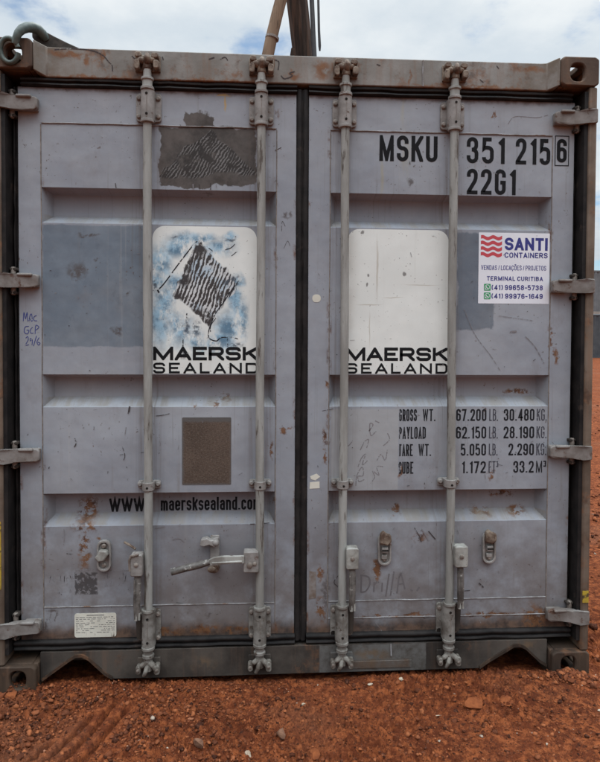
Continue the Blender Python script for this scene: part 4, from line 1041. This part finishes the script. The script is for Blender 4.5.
mb = MB().tube(off(arm), arm_r, 16); mb.build('hook_shank', galv, HK)
# sling: flat dark webbing lying over the roof
SGM = simple('dark_webbing', (.030, .026, .022), (.055, .045, .038), 30, .8, .2, .5, 90)
SG = tag(None or bpy.data.objects.new('webbing_sling', None), 'dark webbing sling running from the green hook along the roof edge', 'sling'); COL.objects.link(SG); SG.location = (.19, .07, 2.60)
mb = MB(); path = [(.140, .066, 2.655, .020), (.162, .070, 2.664, .044), (.185, .078, 2.654, .050), (.22, .084, 2.638, .044), (.27, .088, 2.616, .036), (.31, .090, 2.600, .028), (.345, .095, 2.586, .02)]
vs = []
for x, y, z, hh in path:
    vs += [(x, y - .006, z), (x, y - .006, z - hh * 1.6), (x, y + .05, z - hh * 1.6), (x, y + .05, z)]
vs = off(vs, (.19, .07, 2.60))
fs = [(i * 4 + k, i * 4 + (k + 1) % 4, i * 4 + 4 + (k + 1) % 4, i * 4 + 4 + k) for i in range(len(path) - 1) for k in range(4)] + [(0, 1, 2, 3), tuple(4 * len(path) - 1 - k for k in range(4))]
mb.add(vs, fs).build('sling_band', SGM, SG, .004, 2)

# ================================================================== poles and cables behind
def wood(name, a, b, st):
    M = Mat(name, .85, .15)
    c = M.mix(M.ms(M.noise(1, 6, .65, st), .35, .65), a, b)
    c = M.mix(M.mul(M.ms(M.noise(1, 5, .7, tuple(s * 2.2 for s in st), (3, 1, 2)), .56, .68), .7), c, tuple(x * .35 for x in a))
    M.color(c); M.bump(M.noise(1, 5, .7, st), .8, .02); return M.m
WP = wood('pale_weathered_wood', (.215, .150, .102), (.125, .085, .060), (9, 9, .7))
WD = wood('dark_weathered_wood', (.020, .015, .012), (.075, .045, .031), (13, 13, .4))
P1 = thing('leaning_pole', 'pale brown wooden pole with one ring, leaning behind the container roof', 'pole', (-.10, 7.6, 0))
mb = MB(); a0, a1 = Vector((-.30, 7.6, -.05)), Vector((1.80, 7.6, 9.05)); n = 24
mb.tube([tuple(a0.lerp(a1, k / n) - Vector((-.10, 7.6, 0)) + Vector((.012 * math.sin(k), 0, 0))) for k in range(n + 1)], [.118 - .0012 * k for k in range(n + 1)], 18); mb.build('shaft', WP, P1)
mb = MB(); q0, q1 = a0.lerp(a1, .706), a0.lerp(a1, .710); mb.tube([tuple(q0 - Vector((-.10, 7.6, 0))), tuple(q1 - Vector((-.10, 7.6, 0)))], .114, 18); mb.build('metal_band', MT['bolt'], P1)
P2 = thing('utility_pole', 'thick dark brown wooden pole rising behind the middle of the container', 'pole', (1.9, 8.0, 0))
mb = MB(); n = 24; vs = []
seg = 20
for k in range(n + 1):
    z = -.05 + 9.6 * k / n; cx = 2.02 - .108 * z - 1.9 + .45
    cx = (1.74 + (z - 6.25) * -.125) - 1.9; r_ = .164 + .006 * (z - 6.2)
    for j in range(seg):
        th = 2 * math.pi * j / seg; rr_ = r_ * (1 + .09 * math.sin(3 * th + .2) + .07 * math.sin(7 * th + 1) + random.uniform(-.03, .03))
        vs.append((cx + rr_ * math.cos(th), rr_ * math.sin(th), z))
mb.add(vs, [(k * seg + j, k * seg + (j + 1) % seg, (k + 1) * seg + (j + 1) % seg, (k + 1) * seg + j) for k in range(n) for j in range(seg)] + [tuple(range(n * seg, (n + 1) * seg))])
mb.build('shaft', WD, P2)
mb = MB().tube([(-.36, -.16, 6.35), (-.37, -.17, 6.2), (-.36, -.16, 6.0), (-.35, -.15, 5.6)], [.03, .045, .04, .03], 10); mb.build('bark_knot', WD, P2)
cab = simple('black_cable_sheath', (.018, .018, .022), (.035, .032, .032), 12, .5, .4, .1)
def cable(name, label, pts, r_):
    o = MB().tube([(x, y, z) for x, y, z in pts], r_, 10).build(name, cab); return tag(o, label, 'cable', None)
cable('hanging_cable', 'thicker black cable hanging right beside the dark pole', [(1.90, 7.7, -.02), (1.93, 7.7, 2.0), (1.925, 7.7, 4.5), (1.905, 7.7, 6.0), (1.875, 7.7, 6.5), (1.845, 7.7, 7.1), (1.80, 7.7, 8.2)], .040)
cable('hanging_cable', 'thin black cable dangling with a loose end, outermost right of the pole', [(1.985, 7.7, 6.26), (1.982, 7.7, 6.34), (1.968, 7.7, 6.6), (1.955, 7.7, 7.1), (1.93, 7.7, 8.2)], [.014, .024, .022, .020, .020])

# ================================================================== container stack far right
def far_box(z, base, label, x=17.2, y=32.0, L=12.19, slat=.276):
    o = thing('shipping_container', label, 'shipping container', (x, y, z), 'containers stacked in the distance')
    P = []; u = .1
    while u < L - .1:
        P += [(u, 0), (u + .07, 0), (u + .138, .036), (u + .208, .036)]; u += .276
    P.append((L - .05, 0)); mb = MB(); vs = []
    for (u, dd) in P: vs += [(u, .02 + dd, .16), (u, .02 + dd, 2.50)]
    mb.add(vs, [(2 * i, 2 * i + 1, 2 * i + 3, 2 * i + 2) for i in range(len(P) - 1)])
    mb.box(.06, L - .06, .07, 2.40, .17, 2.52)
    mb.build('wall', base[0], o, smooth=20)
    rb = MB()
    rb.box(.1625, L - .1625, .003, .07, .005, .16); rb.build('bottom_rail', base[1], o)
    MB().box(.1625, L - .1625, .004, .07, 2.50, 2.585).build('top_rail', base[0], o)
    for xx in (.0, L - .162):
        for zz_ in (0, 2.473): MB().box(xx, xx + .162, 0, .178, zz_, zz_ + .118).build('corner_casting', base[1], o)
        MB().box(xx + .01, xx + .15, .005, .15, .119, 2.472).build('corner_post', base[0], o)
    return o
g1 = simple('grey_container_paint', (.115, .12, .125), (.15, .155, .16), 2, .6, .3, 0); g1b = simple('pale_rail_paint', (.24, .215, .19), (.30, .275, .25), 3, .6, .3, 0)
g2 = simple('dark_container_paint', (.050, .055, .062), (.075, .08, .085), 2, .6, .3, 0)
far_box(.45, (g2, g2), 'dark slate container far off beyond the red yard, lower of two')
far_box(.45 + 2.595, (g1, g1b), 'lighter grey ribbed container stacked on the dark one far off')

# ================================================================== ground
_G = {}
def vnoise(x, y, seed):
    N = 256
    if seed not in _G: _G[seed] = np.random.default_rng(seed).random((N, N))
    g = _G[seed]
    xi = np.floor(x).astype(int); yi = np.floor(y).astype(int); fx = x - xi; fy = y - yi
    fx = fx * fx * (3 - 2 * fx); fy = fy * fy * (3 - 2 * fy)
    a = g[xi % N, yi % N]; b = g[(xi + 1) % N, yi % N]; c_ = g[xi % N, (yi + 1) % N]; d_ = g[(xi + 1) % N, (yi + 1) % N]
    return (a * (1 - fx) + b * fx) * (1 - fy) + (c_ * (1 - fx) + d_ * fx) * fy
def fbm(x, y, f, octs, seed, gain=.5):
    s = 0; a = 1.; t = 0
    for o in range(octs): s = s + a * (vnoise(x * f + 17 * o, y * f + 31 * o, seed + o) - .5); t += a; a *= gain; f *= 2.03
    return s / t
GROOVE = [((.420, -.150), (.335, -.395)), ((.492, -.075), (.395, -.400)), ((.545, -.110), (.450, -.410)), ((.322, -.290), (.275, -.410))]
def height(x, y):
    z = fbm(x, y, 1.4, 3, 5) * .030 + fbm(x, y, 9, 3, 21) * .018
    rough_ = np.clip((fbm(x, y, 2.2, 3, 77) + .10) * 5, .25, 1.2)
    left = np.clip((1.15 - x) / .5, 0, 1)
    rough_ = np.maximum(rough_ * .8, left)
    flat = np.clip(1.5 * np.exp(-(((x - .46 - .22 * (y + .26)) / .13) ** 2 + ((y + .26) / .16) ** 2)), 0, 1)
    rough_ = rough_ * (1 - .85 * flat)
    near = np.clip((12 - np.hypot(x - 1.2, y)) / 10, 0, 1)
    z = z + rough_ * near * (np.abs(fbm(x, y, 32, 3, 41, .6)) * .052 + fbm(x, y, 75, 3, 55, .6) * .050)
    z = z + .008
    # tread marks
    for (ax, ay), (bx, by) in GROOVE:
        dx, dy = bx - ax, by - ay; L2 = dx * dx + dy * dy
        t = np.clip(((x - ax) * dx + (y - ay) * dy) / L2, 0, 1); dist = np.hypot(x - ax - t * dx, y - ay - t * dy)
        z = z - .034 * np.exp(-(dist / .0085) ** 2) + .002 * np.exp(-((dist - .018) / .010) ** 2)
    # small berm of dirt against the sill and the right corner
    inx = np.clip((x + .05) / .1, 0, 1) * np.clip((2.5 - x) / .1, 0, 1)
    z = z + .006 * np.exp(-((y - .01) / .07) ** 2) * inx
    z = z + .030 * np.exp(-(((x - 2.32) / .10) ** 2 + ((y + .03) / .05) ** 2))
    under = inx * np.clip((y - .03) / .15, 0, 1) * np.clip((6.2 - y) / .1, 0, 1)
    z = z * (1 - under) - .012 * under
    z = z + .45 * np.clip((y - 9) / 20, 0, 1) ** 1.2 + .05 * near * 0
    z = z + np.clip((np.hypot(x - 1.2, y) - 8) / 30, 0, 1) * fbm(x, y, .12, 3, 91) * .5 * np.clip(1 - np.exp(-((y - 30) / 8) ** 2), 0.0, 1)
    return z
def axis(lo, hi, step, far, g=1.22):
    a = list(np.arange(lo, hi + 1e-6, step)); s = step
    while a[-1] < far: s *= g; a.append(a[-1] + s)
    s = step; b = []
    v = lo
    while v > -far: s *= g; v -= s; b.append(v)
    return np.array(b[::-1] + a)
gx = axis(-.45, 2.75, .0042, 900); gy = axis(-.62, .14, .0042, 900)
X, Y = np.meshgrid(gx, gy, indexing='ij'); Z = height(X, Y)
nx, ny = X.shape
me = bpy.data.meshes.new('ground')
V = np.stack([X, Y, Z], -1).reshape(-1, 3)
ii = np.arange(nx * ny).reshape(nx, ny)
F = np.stack([ii[:-1, :-1], ii[1:, :-1], ii[1:, 1:], ii[:-1, 1:]], -1).reshape(-1, 4)
me.vertices.add(len(V)); me.vertices.foreach_set('co', V.ravel().astype(np.float32))
me.loops.add(F.size); me.loops.foreach_set('vertex_index', F.ravel().astype(np.int32))
me.polygons.add(len(F)); me.polygons.foreach_set('loop_start', np.arange(0, F.size, 4, dtype=np.int32))
me.update(calc_edges=True); me.validate()
me.polygons.foreach_set('use_smooth', np.ones(len(F), bool))
go = bpy.data.objects.new('ground', me); COL.objects.link(go); go['kind'] = 'structure'
M = Mat('red_laterite_soil', .95, .08)
c = M.mix(M.ms(M.noise(2.2, 6), .35, .65), (.094, .0245, .0105), (.142, .039, .0160))
c = M.mix(M.ms(M.noise(30, 5, .7), .42, .66), c, (.29, .086, .031))
c = M.mix(M.mul(M.ms(M.noise(70, 4, .7, off=(2, 2, 2)), .54, .66), .8), c, (.038, .015, .010))
c = M.mix(M.mul(M.ms(M.noise(170, 2, .6), .68, .72), .5), c, (.28, .17, .11))
c = M.mix(M.mul(M.ms(M.noise(1.1, 4, off=(5, 5, 0)), .50, .68), .35), c, (.185, .085, .050))
M.color(c); M.bump(M.noise(190, 4, .7), .9, .006); M.bump(M.noise(14, 6, .7), .5, .03)
me.materials.append(M.m)

# gravel: thousands of small stones and clods, one uncountable cover
def ico(sub):
    bm = bmesh.new(); bmesh.ops.create_icosphere(bm, subdivisions=sub, radius=1.)
    v = np.array([p.co[:] for p in bm.verts]); f = np.array([[q.index for q in p.verts] for p in bm.faces]); bm.free(); return v, f
I1, I2 = ico(1), ico(2)
def rock_shape(base_v, r, squash=.7, ang=3.0):
    n = r.normal(size=(9, 3)); n /= np.linalg.norm(n, axis=1)[:, None]
    v = base_v.copy()
    for k in range(9):            # knock flats onto the ball
        h = r.uniform(.30, .75); d = v @ n[k]; v = v - np.outer(np.maximum(d - h, 0), n[k])
    v *= r.uniform(.75, 1.25, 3) * np.array([1, 1, squash])
    a = r.uniform(0, 6.28); ca, sa = math.cos(a), math.sin(a)
    return v @ np.array([[ca, -sa, 0], [sa, ca, 0], [0, 0, 1]])
def stones(n, gen, size, base):
    bv, bf = base; VV, FF = [], []; o = 0
    r = rng
    for _ in range(n):
        x, y = gen(r); s = size(r)
        if .0 < x < 2.44 and y > .06: continue
        v = rock_shape(bv, r) * s
        z = float(height(np.array(x), np.array(y))) + s * .22
        if .16 < x < 2.27 and y > .02 - s and z + s > .036: continue
        if s > .0032 and r.random() < .96 and any(abs(((x - ax) * (by - ay) - (y - ay) * (bx - ax)) / math.hypot(bx - ax, by - ay)) < .030 and min(ay, by) - .02 < y < max(ay, by) + .015 for (ax, ay), (bx, by) in GROOVE): continue
        VV.append(v + np.array([x, y, z])); FF.append(bf + o); o += len(v)
    return VV, FF, o
VV, FF, tot = [], [], 0
def add(n, gen, size, base):
    global tot
    v, f, o = stones(n, gen, size, base)
    VV.extend(v); FF.extend([q + tot for q in f]); tot += o
add(9000, lambda r: (r.uniform(-.4, 2.75), r.uniform(-.60, .05)), lambda r: .0016 + abs(r.normal(0, .0016)), I1)
add(5200, lambda r: (r.triangular(-.4, -.1, 1.3), r.uniform(-.60, .05)), lambda r: .003 + abs(r.normal(0, .0045)), I1)
add(2600, lambda r: (r.uniform(-.4, 2.75), r.uniform(-.60, .05)), lambda r: .003 + abs(r.normal(0, .0050)), I1)
add(420, lambda r: (r.triangular(-.4, .05, .9), r.uniform(-.60, .0)), lambda r: .006 + abs(r.normal(0, .0055)), I2)
add(260, lambda r: (r.normal(2.33, .06), r.normal(-.03, .03)), lambda r: .004 + abs(r.normal(0, .006)), I2)
add(1600, lambda r: (r.uniform(2.45, 4.2), r.uniform(-.5, 3.5)), lambda r: .005 + abs(r.normal(0, .010)), I1)
add(1200, lambda r: (r.uniform(2.5, 9), r.uniform(2, 14)), lambda r: .008 + abs(r.normal(0, .018)), I1)
Vv = np.concatenate(VV); Fv = np.concatenate(FF)
me = bpy.data.meshes.new('gravel')
me.vertices.add(len(Vv)); me.vertices.foreach_set('co', Vv.ravel().astype(np.float32))
me.loops.add(Fv.size); me.loops.foreach_set('vertex_index', Fv.ravel().astype(np.int32))
me.polygons.add(len(Fv)); me.polygons.foreach_set('loop_start', np.arange(0, Fv.size, 3, dtype=np.int32)); me.update(calc_edges=True)
gr = bpy.data.objects.new('gravel', me); COL.objects.link(gr); tag(gr, 'loose red gravel and small clods strewn over the dirt', 'gravel', None, 'stuff')
M = Mat('red_gravel', .9, .1)
gi = M.nt.nodes.new('ShaderNodeNewGeometry').outputs['Random Per Island']
c = M.mix(M.ms(gi, .0, .55), (.036, .013, .008), (.155, .047, .020)); c = M.mix(M.ms(gi, .66, .90), c, (.30, .100, .040)); c = M.mix(M.ms(gi, .992, .995), c, (.40, .32, .25))
c = M.mix(M.mul(M.ms(M.noise(120, 3), .45, .65), .5), c, (.15, .06, .035))
M.color(c); M.bump(M.noise(150, 4), .5, .003); me.materials.append(M.m)

# single stones one can point at
def rock(name, label, cat, x, y, s, mat, squash=.6, seed=0, group=None, stretch=(1, 1, 1), base=None):
    r = np.random.default_rng(seed); bv, bf = base or I2
    v = rock_shape(bv, r, squash) * s * np.array(stretch)
    v += r.normal(0, s * .025, v.shape)
    zb_ = float(height(np.array(x), np.array(y))) - s * (.12 if name != 'orange_clod' else .16)
    v[:, 2] -= v[:, 2].min()
    me = bpy.data.meshes.new(name); me.from_pydata(v.tolist(), [], bf.tolist())
    o = bpy.data.objects.new(name, me); COL.objects.link(o); o.location = (x, y, zb_); me.materials.append(mat)
    return tag(o, label, cat, group)
wh = simple('pale_stone', (.46, .38, .29), (.30, .22, .155), 50, .8, .2, .4, 120); br = simple('brown_stone', (.20, .105, .065), (.12, .06, .04), 40, .85, .15, .5, 90)
orr = simple('orange_clod', (.24, .076, .029), (.155, .048, .021), 34, .95, .05, .9, 70)
rock('pale_chip', 'largest white chip of stone just in front of the sill', 'stone', 1.636, .000, .017, wh, .5, 1, None, (1.3, .7, 1))
rock('pale_chip', 'small flat white chip left of the big white one', 'stone', 1.503, -.030, .011, wh, .4, 2, None, (1.3, .8, 1))
rock('pale_chip', 'tiny white chip below the middle of the doors', 'stone', 1.222, -.120, .009, wh, .6, 3)
rock('pale_chip', 'thin white splinter lying lower right of centre', 'stone', 1.735, -.215, .016, wh, .3, 4, None, (1.4, .4, 1))
rock('pale_chip', 'broken white piece at the bottom edge of the picture', 'stone', 1.015, -.405, .022, wh, .7, 5, None, (.8, 1.2, 1))
rock('pale_chip', 'pale sliver by the far right lower corner', 'stone', 2.36, -.230, .018, wh, .4, 6, None, (1.3, .6, 1))
rock('brown_stone', 'squarish brown stone left of the middle near the bottom edge', 'stone', .840, -.345, .026, br, .75, 7, None, (1.1, .8, 1))
rock('brown_stone', 'jagged brown stone with pale top right of the squarish brown one', 'stone', 1.128, -.325, .026, br, .8, 8)
rock('orange_clod', 'small orange clod next to the large white chip', 'clod of earth', 1.586, -.008, .014, orr, .7, 9)
rock('orange_clod', 'single rounded orange clod below the third locking bar', 'clod of earth', 1.332, -.110, .026, orr, .55, 10)
rock('orange_clod', 'largest flat orange clod below the right fork pocket', 'clod of earth', 1.885, -.185, .066, orr, .20, 11, None, (1, .8, 1))
rock('orange_clod', 'second flat orange clod, just right of the largest', 'clod of earth', 2.020, -.150, .044, orr, .20, 12)
rock('orange_clod', 'smaller reddish clod in front of the flat orange clods', 'clod of earth', 1.95, -.235, .028, orr, .30, 13)
rock('orange_clod', 'orange clod at the bottom edge below the third bar', 'clod of earth', 1.240, -.420, .026, orr, .6, 14)
rock('orange_clod', 'flat orange clod low in the picture right of centre', 'clod of earth', 1.575, -.405, .032, orr, .22, 15)
rock('orange_clod', 'round red clod in front of the bottom left corner casting', 'clod of earth', .088, -.035, .024, orr, .9, 16)
rock('orange_clod', 'orange clod lying between the tread marks and the squarish brown stone', 'clod of earth', .800, -.155, .024, orr, .7, 17)
